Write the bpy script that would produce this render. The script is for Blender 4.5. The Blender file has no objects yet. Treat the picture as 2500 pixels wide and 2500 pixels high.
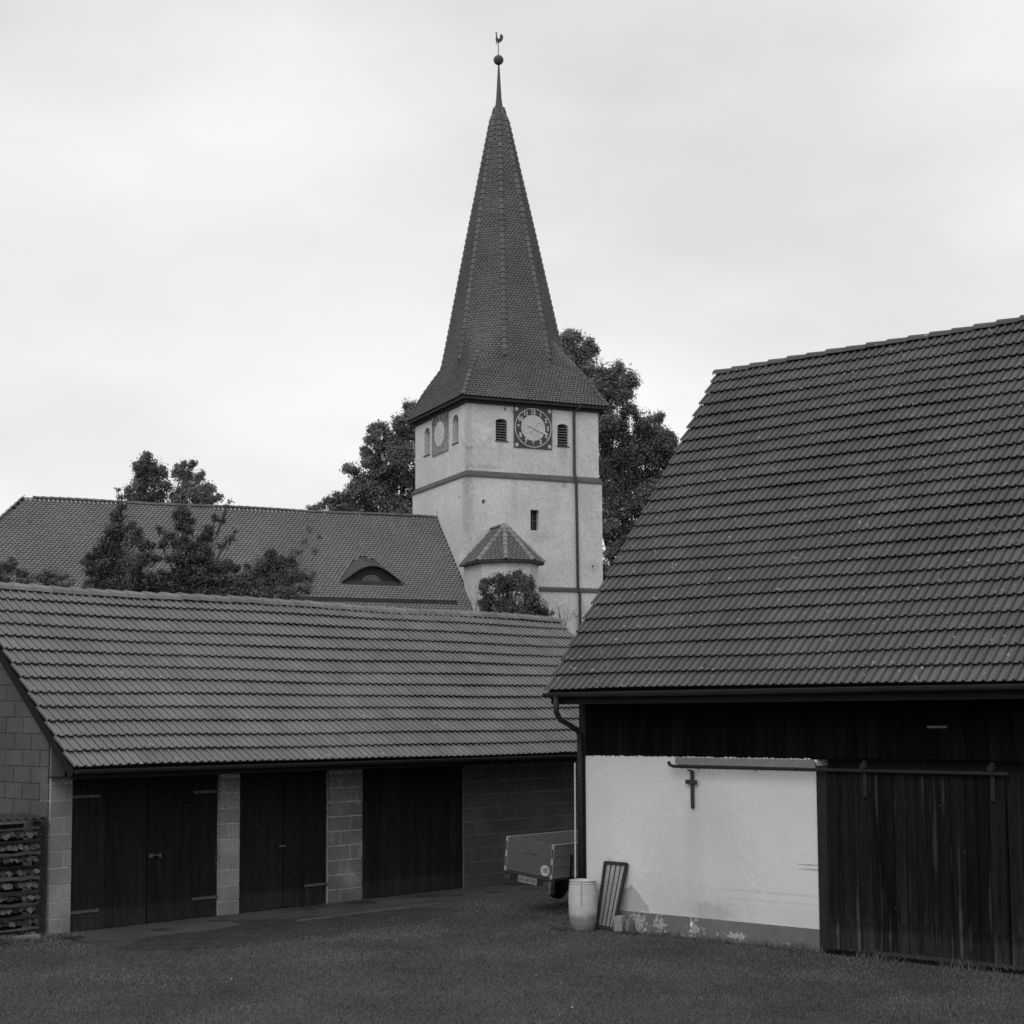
import bpy, bmesh, math, random
import numpy as np
from math import sin, cos, tan, atan2, radians, pi, sqrt, hypot
from mathutils import Vector, Matrix
random.seed(7); rng = np.random.default_rng(7)
SC = bpy.context.scene
COL = SC.collection

# ------------------------------------------------------------------ camera, sky, sun, exposure
F, PITCH, ROLL, PPY, CAMH = 3964.4, radians(5.029), radians(-0.309), 1403.3, 3.2   # focal length in 1/2500 of the frame width
fw = Vector((0, cos(PITCH), sin(PITCH))); up0 = Vector((0, -sin(PITCH), cos(PITCH))); rt0 = Vector((1, 0, 0))
RT = rt0*cos(ROLL) + up0*sin(ROLL); UP = -rt0*sin(ROLL) + up0*cos(ROLL)
cam_d = bpy.data.cameras.new('camera'); cam = bpy.data.objects.new('camera', cam_d); COL.objects.link(cam)
m = Matrix((RT, UP, -fw)).transposed().to_4x4(); m.translation = Vector((0, 0, CAMH)); cam.matrix_world = m
cam_d.sensor_width = 36; cam_d.lens = F/2500*36; cam_d.shift_y = (PPY-1250)/2500
cam_d.clip_start = 0.1; cam_d.clip_end = 3000
SC.camera = cam
C0 = Vector((0, 0, CAMH))
def at(px, py, dist):                      # the point seen at (px, py) of the photograph, dist metres away in depth
    return C0 + (fw + RT*((px-1250)/F) + UP*((PPY-py)/F))*dist
def depth(P): return (Vector(P)-C0).dot(fw)
def pix(P):
    d = Vector(P)-C0; z = d.dot(fw)
    return 1250+F*d.dot(RT)/z, PPY-F*d.dot(UP)/z

w = bpy.data.worlds.new('World'); SC.world = w; w.use_nodes = True
nt = w.node_tree; nt.nodes.clear()
def wn(t, **k):
    n = nt.nodes.new(t)
    for a, b in k.items(): setattr(n, a, b)
    return n
SUN_EL, SUN_AZ = radians(42), radians(202)        # azimuth clockwise from +Y: the brighter part of the cloud is behind the camera
sky = wn('ShaderNodeTexSky', sky_type='NISHITA'); sky.sun_disc = False; sky.sun_elevation = SUN_EL; sky.sun_rotation = SUN_AZ
bw = wn('ShaderNodeRGBToBW'); nt.links.new(sky.outputs[0], bw.inputs[0])
tc = wn('ShaderNodeTexCoord'); mp = wn('ShaderNodeMapping'); mp.inputs['Scale'].default_value = (1.6, 1.6, 4.2)
nt.links.new(tc.outputs['Generated'], mp.inputs[0])
nz = wn('ShaderNodeTexNoise'); nz.inputs['Scale'].default_value = 1.9; nz.inputs['Detail'].default_value = 5; nz.inputs['Roughness'].default_value = .45
nt.links.new(mp.outputs[0], nz.inputs['Vector'])
mr = wn('ShaderNodeMapRange'); mr.inputs['From Min'].default_value = .32; mr.inputs['From Max'].default_value = .68
mr.inputs['To Min'].default_value = 7.7; mr.inputs['To Max'].default_value = 10.1
nt.links.new(nz.outputs['Fac'], mr.inputs['Value'])
sx = wn('ShaderNodeSeparateXYZ'); nt.links.new(tc.outputs['Generated'], sx.inputs[0])
el = wn('ShaderNodeMapRange'); el.inputs['From Min'].default_value = 0; el.inputs['From Max'].default_value = .6
el.inputs['To Min'].default_value = 1.10; el.inputs['To Max'].default_value = .9; nt.links.new(sx.outputs[2], el.inputs['Value'])
mu = wn('ShaderNodeMath', operation='MULTIPLY'); nt.links.new(mr.outputs[0], mu.inputs[0]); nt.links.new(el.outputs[0], mu.inputs[1])
mx = wn('ShaderNodeMix', data_type='FLOAT'); mx.inputs[0].default_value = .93
nt.links.new(bw.outputs[0], mx.inputs[2]); nt.links.new(mu.outputs[0], mx.inputs[3])
bg = wn('ShaderNodeBackground'); bg.inputs['Strength'].default_value = .1
wo = wn('ShaderNodeOutputWorld'); nt.links.new(mx.outputs[0], bg.inputs['Color']); nt.links.new(bg.outputs[0], wo.inputs[0])

sl = bpy.data.lights.new('sun', 'SUN'); sl.energy = .95; sl.angle = radians(50); sl.color = (1, 1, 1)
so = bpy.data.objects.new('sun', sl); COL.objects.link(so)
sd = Vector((sin(SUN_AZ)*cos(SUN_EL), cos(SUN_AZ)*cos(SUN_EL), sin(SUN_EL)))
so.rotation_euler = sd.to_track_quat('Z', 'Y').to_euler()
SC.view_settings.view_transform = 'Standard'; SC.view_settings.look = 'None'
SC.view_settings.exposure = 0; SC.view_settings.gamma = 1; SC.view_settings.use_curve_mapping = False
SC.render.engine = 'CYCLES'
SC.cycles.max_bounces = 6; SC.cycles.diffuse_bounces = 3; SC.cycles.glossy_bounces = 2; SC.cycles.transparent_max_bounces = 8
SC.cycles.use_denoising = False
SC.cycles.pixel_filter_type = 'BLACKMAN_HARRIS'; SC.cycles.filter_width = 1.6
SC.cycles.caustics_reflective = False; SC.cycles.caustics_refractive = False

# ------------------------------------------------------------------ materials
def mat(name, base, var=.15, sc=2.0, fine=.06, fsc=40, rough=.9, bump=.2, bsc=30, bdist=.01, rnd=0., stretch=(1, 1, 1),
        spots=None, light=None, streak=None, transl=0, groove_shade=0, wobs=7, wamp=.6, spec=.25, metal=0., marks=()):
    """Grey procedural material. var/sc broad tonal noise, fine/fsc fine grain, rnd per-piece tone,
    spots=(scale, threshold, value) dark blotches, light=(scale, threshold, value) pale specks,
    marks=[(x, z, rx, rz, value, edge)] soft shaped stains in object coordinates."""
    ma = bpy.data.materials.new(name); ma.use_nodes = True
    t = ma.node_tree; N = t.nodes; L = t.links; N.clear()
    out = N.new('ShaderNodeOutputMaterial'); bs = N.new('ShaderNodeBsdfPrincipled'); L.new(bs.outputs[0], out.inputs[0])
    bs.inputs['Roughness'].default_value = rough; bs.inputs['Specular IOR Level'].default_value = spec; bs.inputs['Metallic'].default_value = metal
    g = N.new('ShaderNodeNewGeometry'); tcn = N.new('ShaderNodeTexCoord')
    mpn = N.new('ShaderNodeMapping'); mpn.inputs['Scale'].default_value = stretch; L.new(g.outputs['Position'], mpn.inputs[0])
    def noise(scale, det=4, src=mpn.outputs[0]):
        n = N.new('ShaderNodeTexNoise'); n.inputs['Scale'].default_value = scale; n.inputs['Detail'].default_value = det
        L.new(src, n.inputs['Vector']); return n.outputs['Fac']
    def rngm(v, a, b, c, d):
        n = N.new('ShaderNodeMapRange'); n.inputs[1].default_value = a; n.inputs[2].default_value = b
        n.inputs[3].default_value = c; n.inputs[4].default_value = d; L.new(v, n.inputs[0]); return n.outputs[0]
    def mth(op, a, b=None):
        n = N.new('ShaderNodeMath'); n.operation = op
        for i, v in enumerate((a, b)):
            if v is None: continue
            if isinstance(v, (int, float)): n.inputs[i].default_value = v
            else: L.new(v, n.inputs[i])
        return n.outputs[0]
    v = mth('MULTIPLY', rngm(noise(sc), .3, .7, 1-var, 1+var), base)
    v = mth('MULTIPLY', v, rngm(noise(fsc, 6), .3, .7, 1-fine, 1+fine))
    if groove_shade:
        ad = N.new('ShaderNodeAttribute'); ad.attribute_name = 'groove_shade'; v = mth('MULTIPLY', v, rngm(ad.outputs['Fac'], 0, 1, 1, 1-groove_shade))
    if rnd:
        at_ = N.new('ShaderNodeAttribute'); at_.attribute_name = 'rnd'; oi = N.new('ShaderNodeObjectInfo')
        fr = mth('FRACT', mth('ADD', at_.outputs['Fac'], oi.outputs['Random']))
        v = mth('MULTIPLY', v, rngm(fr, 0, 1, 1-rnd, 1+rnd))
    def mixv(fac, a, b):
        n = N.new('ShaderNodeMix'); n.data_type = 'FLOAT'
        for i, q in ((0, fac), (2, a), (3, b)):
            if isinstance(q, (int, float)): n.inputs[i].default_value = q
            else: L.new(q, n.inputs[i])
        return n.outputs[0]
    if spots: v = mixv(rngm(noise(spots[0], 5), spots[1], spots[1]+.06, 0, 1), v, spots[2])
    if light: v = mixv(rngm(noise(light[0], 3, g.outputs['Position']), light[1], light[1]+.03, 0, 1), v, light[2])
    if streak: v = mixv(rngm(noise(streak[0], 4), streak[1], streak[1]+.10, 0, 1), v, streak[2])
    if marks:
        sp = N.new('ShaderNodeSeparateXYZ'); L.new(tcn.outputs['Object'], sp.inputs[0])
        wob = rngm(noise(wobs, 5, tcn.outputs['Object']), .3, .7, -.5, .5)
        for mk in marks:
            mxx, mz, rx, rz, val, ed = mk[:6]
            a = mth('DIVIDE', mth('SUBTRACT', sp.outputs[0], mxx), rx); b = mth('DIVIDE', mth('SUBTRACT', sp.outputs[2], mz), rz)
            q2 = mth('ADD', mth('MULTIPLY', a, a), mth('MULTIPLY', b, b))
            if len(mk) > 6: c3 = mth('DIVIDE', mth('SUBTRACT', sp.outputs[1], mk[6]), mk[7]); q2 = mth('ADD', q2, mth('MULTIPLY', c3, c3))
            d = mth('ADD', mth('SQRT', q2), mth('MULTIPLY', wob, wamp))
            v = mixv(rngm(d, 1, 1+ed, 1, 0), v, mth('MULTIPLY', v, val))
    cc = N.new('ShaderNodeCombineColor')
    for i in range(3): L.new(v, cc.inputs[i])
    L.new(cc.outputs[0], bs.inputs['Base Color'])
    if transl:
        tl2 = N.new('ShaderNodeBsdfTranslucent'); L.new(cc.outputs[0], tl2.inputs[0]); ms = N.new('ShaderNodeMixShader'); ms.inputs[0].default_value = transl
        L.new(bs.outputs[0], ms.inputs[1]); L.new(tl2.outputs[0], ms.inputs[2]); L.new(ms.outputs[0], out.inputs[0])
    if bump:
        bm_ = N.new('ShaderNodeBump'); bm_.inputs['Strength'].default_value = bump; bm_.inputs['Distance'].default_value = bdist
        L.new(noise(bsc, 5), bm_.inputs['Height']); L.new(bm_.outputs[0], bs.inputs['Normal'])
    return ma
MT = dict(
 tile_garage=mat('concrete_tile_light', .19, groove_shade=.6, var=.10, sc=1.2, fine=.12, fsc=60, rnd=.09, spots=(9, .68, .12), light=(14, .70, .42), bump=.15, rough=.75),
 tile_barn=mat('concrete_tile_dark', .115, groove_shade=.6, var=.12, sc=.8, fine=.14, fsc=60, rnd=.11, spots=(7, .67, .06), light=(13, .685, .42), bump=.15, rough=.7),
 tile_nave=mat('plain_clay_tile_nave', .18, .10, .35, .05, 20, rnd=.10, spots=(2.2, .70, .08), bump=0, rough=.8),
 tile_spire=mat('plain_clay_tile_spire', .13, .18, .45, .05, 20, rnd=.12, spots=(1.5, .70, .06), bump=0, rough=.8),
 ridge_tile=mat('ridge_tile', .10, .15, 1.5, .12, 40, rnd=.15, light=(9, .70, .3), bump=.2),
 ridge_light=mat('ridge_tile_light', .21, .15, 1.5, .15, 40, rnd=.12, light=(9, .70, .5), bump=.2),
 hip_tile=mat('hip_tile', .125, .15, 1, .12, 30, rnd=.2, bump=0),
 tower=mat('weathered_plaster', .58, .09, .6, .12, 7, marks=[(.1, 15.0, .22, 1.7, .80, .5, .1, .22), (.05, 12.4, .26, 1.3, .82, .5, .05, .3), (1.0, 14.1, .5, .05, .8, .8, .1, .4), (6.1, 9.9, .25, .2, .85, .8), (.0, 16.9, 9, .18, .9, .8), (3.6, 11.1, .4, .15, .88, 1), (1.7, 15.0, .10, .45, .86, 1), (4.75, 14.95, .12, .5, .86, 1), (3.2, 14.6, .5, .5, .93, 1), (2.3, 13.0, .12, .7, .88, 1), (4.2, 12.9, .2, .8, .90, 1), (5.9, 13.0, .25, .7, .86, 1), (1.9, 15.6, .55, .55, 1.10, .8), (1.6, 12.9, .8, .5, 1.08, .8)], wamp=1.2, light=(1.15, .64, .66), bump=.35, bsc=9, bdist=.03, rough=.95, spots=(1.1, .69, .40)),
 turret=mat('weathered_plaster_turret', .56, .10, .8, .08, 9, bump=.3, bsc=9, bdist=.03, rough=.95),
 cornice=mat('sandstone_course', .10, .15, 2, .15, 12, bump=.2, bdist=.02),
 stone_dark=mat('dark_eaves_board', .045, .2, 2, .1, 20),
 hole=mat('hollow_dark', .03, .1, 2),
 lead=mat('lead_sheet', .085, .15, 2, .1, 10, rough=.6),
 iron=mat('painted_iron', .05, .15, 5, .1, 60, rough=.6),
 zinc=mat('weathered_zinc', .028, .15, 2, .08, 30, rough=.6, spec=.25),
 clock_dark=mat('clock_panel_dark', .075, .12, 2, .1, 14),
 clock_light=mat('clock_panel_light', .52, .08, 2, .08, 14),
 clock_white=mat('clock_gilding', .62, .1, 4, .05, 20, rough=.5),
 clock_faded=mat('clock_panel_faded', .26, .22, 1.6, .2, 9, spots=(2.5, .60, .18), marks=[(.1, 17.05, 5, .55, .42, .5), (.1, 16.2, 5, .9, .85, .3, 4.3, .35)]),
 clock_grey=mat('clock_numeral_faded', .30, .2, 4, .1, 20),
 slat=mat('louvre_slat', .20, .15, 4, .1, 20),
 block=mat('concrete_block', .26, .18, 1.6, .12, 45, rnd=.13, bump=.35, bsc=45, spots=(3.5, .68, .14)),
 gable=mat('concrete_block_dark', .085, .18, 1.6, .12, 45, rnd=.10, bump=.35, bsc=45),  # darker copy of block; on the right wall it stands in for shade
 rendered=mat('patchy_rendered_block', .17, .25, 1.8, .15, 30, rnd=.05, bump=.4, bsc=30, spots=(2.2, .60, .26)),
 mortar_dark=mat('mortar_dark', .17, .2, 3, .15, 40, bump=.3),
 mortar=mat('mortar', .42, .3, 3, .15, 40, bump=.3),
 door=mat('dark_stained_door_board', .015, .22, 2.0, .2, 14, rnd=.2, stretch=(5, 5, .6), streak=(1.8, .64, .03), rough=.8, bump=.3, bsc=8, bdist=.006, spec=.10, wamp=2, marks=[(0, -.05, 9, .22, 1.9, 1.2)]),
 strap=mat('galvanised_strap', .095, .2, 6, .1, 40, rough=.5),
 board=mat('tarred_board', .006, .3, 2.0, .3, 12, rnd=.3, streak=(1.3, .68, .02), stretch=(6, 6, .5), rough=.95, bump=.4, bsc=8, bdist=.006, spec=.03),
 barndoor=mat('tarred_door_board', .0105, .35, 1.4, .35, 9, rnd=.35, stretch=(7, 7, .35), streak=(1.9, .60, .04), rough=.9, bump=.5, bsc=8, bdist=.008, light=(11, .735, .08), spec=.06, wamp=2, marks=[(0, -.05, 9, .25, 2.2, 1.4)]),
 corner=mat('corner_post_wood', .02, .2, 3, .2, 30, stretch=(4, 4, .5)),
 white=mat('lime_render', .68, .035, 1.2, .03, 25, bump=.25, bsc=14, bdist=.02, rough=.95,
    marks=[(-2.0, .95, .62, .8, .91, 1.0), (-2.09, 1.2, .10, .62, .93, 1.2), (-2.9, .5, .9, .22, .93, 1), (-1.0, .40, 1.1, .12, .93, 1), (-3.9, 1.3, .2, .9, .95, 1), (-3.30, .42, .30, .20, .66, .12), (-3.55, .62, .22, .42, .80, .25), (-.10, 1.10, .14, .012, .6, .5), (-.14, 1.16, .18, .009, .6, .5),
           (-.6, .74, 1.0, .012, .88, .6), (-.5, .62, .9, .012, .9, .6), (-1.8, .40, .25, .10, .85, .6)]),
 plinth=mat('cement_plinth', .155, .10, 2.5, .12, 30, bump=.4, bsc=25, wobs=22, wamp=3.0,
    marks=[(-3.13, .16, .10, .09, 2.2, .25), (-2.72, .13, .07, .09, 2.3, .25), (-2.83, .03, .16, .02, 2.0, .3), (-2.12, .14, .06, .10, 2.2, .3), (-2.17, .25, .02, .08, 2.3, .3),
           (-1.42, .10, .11, .035, 2.5, .25), (-2.3, .02, .08, .02, 2.0, .3), (-1.7, .11, .02, .02, 2.3, .3), (-1.95, .12, .03, .04, 1.8, .3), (-.55, .06, .05, .015, 1.6, .4)]),
 ledge=mat('grey_beam', .22, .1, 5, .12, 30, stretch=(.6, 1, 3)),
 rail=mat('rusty_rail', .023, .2, 6, .2, 40),
 cross=mat('weathered_wood_cross', .045, .2, 8, .2, 50),
 barrel=mat('dirty_white_plastic', .50, .10, 5, .10, 40, bump=.1, rough=.5, marks=[(0, .02, .5, .17, .45, .6), (-.03, .55, .012, .14, .6, .5)]),
 sash=mat('old_sash_wood', .035, .2, 8, .2, 50),
 sashbar=mat('sash_bar', .14, .2, 8, .2, 50),
 concrete=mat('concrete_apron', .065, .25, 1.3, .15, 30, bump=.3, spots=(1.1, .56, .03)),
 kerb=mat('apron_edge_concrete', .10, .25, 3, .2, 40, bump=.3),
 stone=mat('loose_stone', .22, .2, 5, .15, 40, rnd=.25, bump=.4),
 alu=mat('trailer_aluminium', .32, .06, 3, .06, 50, rough=.45, spec=.5, bump=.05),
 aluT=mat('trailer_tailgate', .095, .08, 3, .08, 50, rough=.5, bump=.05),
 black=mat('black_rubber', .018, .1, 5, .1, 50, rough=.7),
 signw=mat('sign_white', .50, .05, 5, .05, 50),
 plank_floor=mat('trailer_floor', .06, .2, 6),
 log=mat('split_firewood', .11, .3, 7, .3, 60, rnd=.7, bump=.4, bsc=50),
 batten=mat('rough_batten', .055, .25, 4, .25, 50, rnd=.8, stretch=(1, 1, 4), bump=.4, bsc=50),
 corr=mat('corrugated_sheet', .03, .2, 4, .2, 50),
 glass=None, underroof=mat('roof_underside', .009, .1, 2), pipe_white=mat('white_pipe', .55, .05, 5),
 bark=mat('bark', .05, .2, 6, .3, 40, bump=.5), bark_pale=mat('pale_bark', .16, .2, 6, .2, 40),
 leaf_far=mat('leaf_far', .20, .30, .35, .2, 5, rnd=.35, bump=0, rough=.65, spec=.3, transl=.35),
 leaf_dark=mat('leaf_dark', .10, .35, .6, .2, 5, rnd=.4, bump=0, rough=.6, spec=.3, transl=.3),
 leaf_bush=mat('leaf_bush', .12, .3, .8, .2, 6, rnd=.4, bump=0, rough=.6, spec=.3, transl=.3),
 worn=mat('trodden_earth', .030, .3, 3, .4, 25, bump=.8, bsc=14, bdist=.03, light=(6, .70, .10)),
 soil=mat('grass_ground', .058, .28, .35, .35, 22, bump=.6, bsc=40, bdist=.03),
 blade=mat('grass_blade', .105, .42, .55, .1, 8, rnd=.45, bump=0, rough=.7, spec=.15),
 daisy=mat('daisy_petal', .55, .1, 4),
)
def glassmat():                                   # thin dusty pane: mostly clear, some reflection and dust
    ma = bpy.data.materials.new('window_glass'); ma.use_nodes = True; t = ma.node_tree; t.nodes.clear()
    o, tr, gl, df, m1, m2 = [t.nodes.new('ShaderNode'+k) for k in ('OutputMaterial', 'BsdfTransparent', 'BsdfGlossy', 'BsdfDiffuse', 'MixShader', 'MixShader')]
    tr.inputs[0].default_value = (.92, .92, .92, 1); gl.inputs['Roughness'].default_value = .08; df.inputs[0].default_value = (.5, .5, .5, 1)
    m1.inputs[0].default_value = .12; m2.inputs[0].default_value = .35
    for a, b in ((tr.outputs[0], m1.inputs[1]), (gl.outputs[0], m1.inputs[2]), (m1.outputs[0], m2.inputs[1]), (df.outputs[0], m2.inputs[2]), (m2.outputs[0], o.inputs[0])): t.links.new(a, b)
    return ma
MT['glass'] = glassmat()
MT['pane'] = mat('dark_pane', .03, .1, 3, .05, 30, rough=.12, spec=.6, bump=0)

# ------------------------------------------------------------------ mesh builder
class MB:
    def __init__(s): s.v = []; s.f = []; s.r = []; s.d = {}
    def add(s, vs, fs, r=0.):
        o = len(s.v); s.v.extend([tuple(p) for p in vs]); s.f.extend([[o+i for i in f] for f in fs]); s.r.extend([r]*len(fs)); return s
    def box(s, a, b, r=0.):
        x0, y0, z0 = a; x1, y1, z1 = b
        return s.add([(x0,y0,z0),(x1,y0,z0),(x1,y1,z0),(x0,y1,z0),(x0,y0,z1),(x1,y0,z1),(x1,y1,z1),(x0,y1,z1)],
          [(3,2,1,0),(4,5,6,7),(0,1,5,4),(1,2,6,5),(2,3,7,6),(3,0,4,7)], r)
    def prism(s, poly, d, r=0.):                 # poly: list of 3-D points, d: extrusion vector
        n = len(poly); d = Vector(d); vs = [Vector(p) for p in poly]; vs += [p+d for p in vs]
        fs = [list(range(n))[::-1], list(range(n, 2*n))] + [(i, (i+1)%n, n+(i+1)%n, n+i) for i in range(n)]
        return s.add(vs, fs, r)
    def tube(s, pts, rad, n=8, r=0., cap=True):
        pts = [Vector(p) for p in pts]; rad = rad if isinstance(rad, (list, tuple)) else [rad]*len(pts); vs = []
        ref = None
        for i, p in enumerate(pts):
            t = (pts[min(i+1, len(pts)-1)]-pts[max(i-1, 0)]).normalized()
            if ref is None: ref = t.orthogonal().normalized()
            else: ref = (ref - t*ref.dot(t)).normalized()
            b = t.cross(ref)
            for k in range(n):
                a = 2*pi*k/n; vs.append(p+(ref*cos(a)+b*sin(a))*rad[i])
        fs = [(i*n+k, i*n+(k+1)%n, (i+1)*n+(k+1)%n, (i+1)*n+k) for i in range(len(pts)-1) for k in range(n)]
        if cap: fs += [list(range(n))[::-1], list(range((len(pts)-1)*n, len(pts)*n))]
        return s.add(vs, fs, r)
    def lathe(s, prof, n=24, c=(0, 0, 0), r=0.):
        vs = [(c[0]+q*cos(2*pi*k/n), c[1]+q*sin(2*pi*k/n), c[2]+z) for q, z in prof for k in range(n)]
        fs = [(i*n+k, i*n+(k+1)%n, (i+1)*n+(k+1)%n, (i+1)*n+k) for i in range(len(prof)-1) for k in range(n)]
        return s.add(vs, fs, r)
    def mesh(s, name, m=None, smooth=False):
        me = bpy.data.meshes.new(name); me.from_pydata(s.v, [], s.f)
        if any(s.r):
            a = me.attributes.new('rnd', 'FLOAT', 'FACE'); a.data.foreach_set('value', s.r)
        if s.d:
            a = me.attributes.new('groove_shade', 'FLOAT', 'FACE'); a.data.foreach_set('value', [s.d.get(i, 0.) for i in range(len(s.f))])
        if m: me.materials.append(m)
        if smooth: me.polygons.foreach_set('use_smooth', [True]*len(me.polygons))
        return me
    def build(s, name, m, parent=None, smooth=False, loc=None, kind=None):
        return link(name, s.mesh(name, m, smooth), parent, loc, kind)
def link(name, me, parent=None, loc=None, kind=None):
    o = bpy.data.objects.new(name, me); COL.objects.link(o)
    if parent: o.parent = parent
    if loc is not None: o.location = loc
    if kind: o['kind'] = kind
    return o
def empty(name, loc, rz=0):
    o = bpy.data.objects.new(name, None); COL.objects.link(o); o.location = loc; o.rotation_euler = (0, 0, rz); o.empty_display_size = .3; return o
def tag(o, label, cat, group=None):
    o['label'] = label; o['category'] = cat
    if group: o['group'] = group
    return o
def cut(o, cutters):                              # real openings: subtract solids, keep the result as plain mesh
    cs = []
    for c in cutters:
        bm = bmesh.new(); bm.from_mesh(c.mesh('cut')); bmesh.ops.recalc_face_normals(bm, faces=bm.faces); me = bpy.data.meshes.new('cut'); bm.to_mesh(me); bm.free()
        co = bpy.data.objects.new('cut', me); COL.objects.link(co); co.parent = o.parent; cs.append(co)
        md = o.modifiers.new('b', 'BOOLEAN'); md.object = co; md.operation = 'DIFFERENCE'; md.solver = 'EXACT'
    bpy.context.view_layer.update()
    me = bpy.data.meshes.new_from_object(o.evaluated_get(bpy.context.evaluated_depsgraph_get()))
    o.modifiers.clear(); o.data = me
    for co in cs: bpy.data.objects.remove(co)
    return o
def text_mesh(name, s, size, m, depth=.01, off=0.):
    cu = bpy.data.curves.new(name, 'FONT'); cu.body = s; cu.size = size; cu.extrude = depth; cu.offset = off; cu.align_x = 'CENTER'; cu.align_y = 'CENTER'
    to = bpy.data.objects.new(name, cu); COL.objects.link(to); bpy.context.view_layer.update()
    me = bpy.data.meshes.new_from_object(to.evaluated_get(bpy.context.evaluated_depsgraph_get())); me.materials.clear(); me.materials.append(m)
    bpy.data.objects.remove(to); return me
def ext(pts, w): return pts
R1 = lambda a=1.: random.random()*a

# tile shapes -------------------------------------------------------------
HALF = [(0, -.018), (.028, .010), (.065, .030), (.118, .031), (.158, .006), (.190, -.014)]
def pan_tile(mb, O, ex, ey, ez, w, L, r, lift=.062, lip=.020):
    """double-roll interlocking tile: O = lower left corner on the roof, ex across, ey up the slope, ez outward"""
    prof = [(h+u, z) for h in (0, .5) for u, z in HALF+[(.245, -.002), (.35, -.004), (.475, .002)]] + [(1, -.022)]
    # u of HALF is within one half of the tile
    n = len(prof); vs = []
    for u, z in prof: vs.append(O+ex*(u*w)+ez*(z+lift-lip)+ey*.006)
    for u, z in prof: vs.append(O+ex*(u*w)+ez*(z+lift))
    for u, z in prof: vs.append(O+ex*(u*w)+ez*(z+.004)+ey*(L*1.12))
    fs = [(i, i+1, n+i+1, n+i) for i in range(n-1)] + [(n+i, n+i+1, 2*n+i+1, 2*n+i) for i in range(n-1)]
    d0 = len(mb.f); mb.add(vs, fs, r)
    for h in (0, 9):
        for q, dv in ((0, .8), (4, .5), (5, .9)): mb.d[d0+n-1+h+q] = dv  # shading beside the rolls, put into the groove faces as darker colour
SH = [(-.5, .46), (-.40, .18), (-.17, .0), (.17, .0), (.40, .18), (.5, .46)]
def shield(mb, P, ex, ey, ez, w, L, r, th=.022, lift=.03):
    """plain tile with a rounded lower edge: P = middle of its lower edge"""
    n = len(SH); vs = []
    ww = w*.96
    for u, v in SH: vs.append(P+ex*(u*ww)+ey*(v*w)+ez*lift)
    vs += [P+ex*(.5*ww)+ey*L+ez*.004, P+ex*(-.5*ww)+ey*L+ez*.004]
    for u, v in SH: vs.append(P+ex*(u*ww)+ey*(v*w)+ez*(lift-th-.012))
    mb.add(vs, [tuple(range(n+2))]+[(i, n+2+i, n+3+i, i+1) for i in range(n-1)], r)
def cap_tile(w, h, L, n=6, taper=.2):
    """half-round ridge tile along +x, opening downward; slightly conical"""
    mb = MB(); vs = []
    for j, x in enumerate((0, L)):
        k = 1+taper if j == 0 else 1
        for i in range(n+1):
            a = pi*i/n; vs.append((x, -cos(a)*w/2*k, sin(a)*h*k+(.012 if j == 0 else 0)))
    for i in range(n+1):
        a = pi*i/n; vs.append((0, -cos(a)*w/2*.98, sin(a)*h*.9-.01))
    fs = [(i, i+1, n+2+i, n+1+i) for i in range(n)] + [(i+1, i, 2*n+2+i, 2*n+3+i) for i in range(n)]
    return mb.add(vs, fs)
def frame_obj(name, me, parent, O, ex, ey, ez, jit=0.):
    o = link(name, me, parent); M = Matrix((ex, ey, ez)).transposed().to_4x4(); M.translation = O
    if jit: M = M @ Matrix.Rotation(random.uniform(-jit, jit), 4, 'Z') @ Matrix.Rotation(random.uniform(-jit, jit), 4, 'X')
    o.matrix_local = M; return o

def pan_roof(roof, matw, O, ex, ey, ez, w, L, cols, rows, mname, keep=300, jit=.004):
    """lay rows of pan tiles; the ones showing largest become objects, the rest one joined part"""
    MW = roof.matrix_world_basis if hasattr(roof, 'matrix_world_basis') else None
    bpy.context.view_layer.update(); MW = roof.matrix_world
    pos = []
    for j in range(rows):
        for i in range(cols):
            P = O+ex*(i*w)+ey*(j*L+.010*sin(i*.21+j*.9)+.006*sin(i*.05+j*2.3))+ez*(.012*sin(i*.13+j*.31)+.008*sin(i*.37-j*.5)); W = MW @ (P+ex*w/2+ey*L/2); x, y = pix(W)
            vis = -10 < x < 2510 and -10 < y < 2510
            pos.append(((0 if vis else 1, depth(W)), P, j))
    pos.sort(key=lambda q: q[0])
    base = MB(); pan_tile(base, Vector((0,0,0)), Vector((1,0,0)), Vector((0,1,0)), Vector((0,0,1)), w, L, 0.)
    me = base.mesh(mname, matw)
    for q in pos[:keep]: frame_obj('roof_tile', me, roof, q[1]+ez*R1(.004), ex, ey, ez, jit)
    rest = MB()
    for q in pos[keep:]: pan_tile(rest, q[1]+ez*R1(.006)+ey*random.uniform(-.004, .004), ex, ey, ez, w, L, .001+R1())
    rest.build('roof_tile_field', matw, roof, kind='stuff')

# ------------------------------------------------------------------ ground
g = MB(); g.add([(-1500, -400, 0), (1500, -400, 0), (1500, 2500, 0), (-1500, 2500, 0)], [(0, 1, 2, 3)])
go = g.build('ground', MT['soil'], kind='structure')

# frames of the three buildings
HG, HB, HT = radians(43.17), radians(-47.79), radians(66.23)
G0 = Vector((-6.650, 24.725, 0)); B0 = Vector((4.181, 22.481, 0)); T0 = Vector((-1.985, 69.57, 0))
RZG, RZB, RZT = pi/2-HG, atan2(-cos(HB), -sin(HB)), pi/2-HT
def tow(o0, rz, p): return o0 + Matrix.Rotation(rz, 3, 'Z') @ Vector(p)      # local -> world
X, Y, Z = Vector((1,0,0)), Vector((0,1,0)), Vector((0,0,1))

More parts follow.
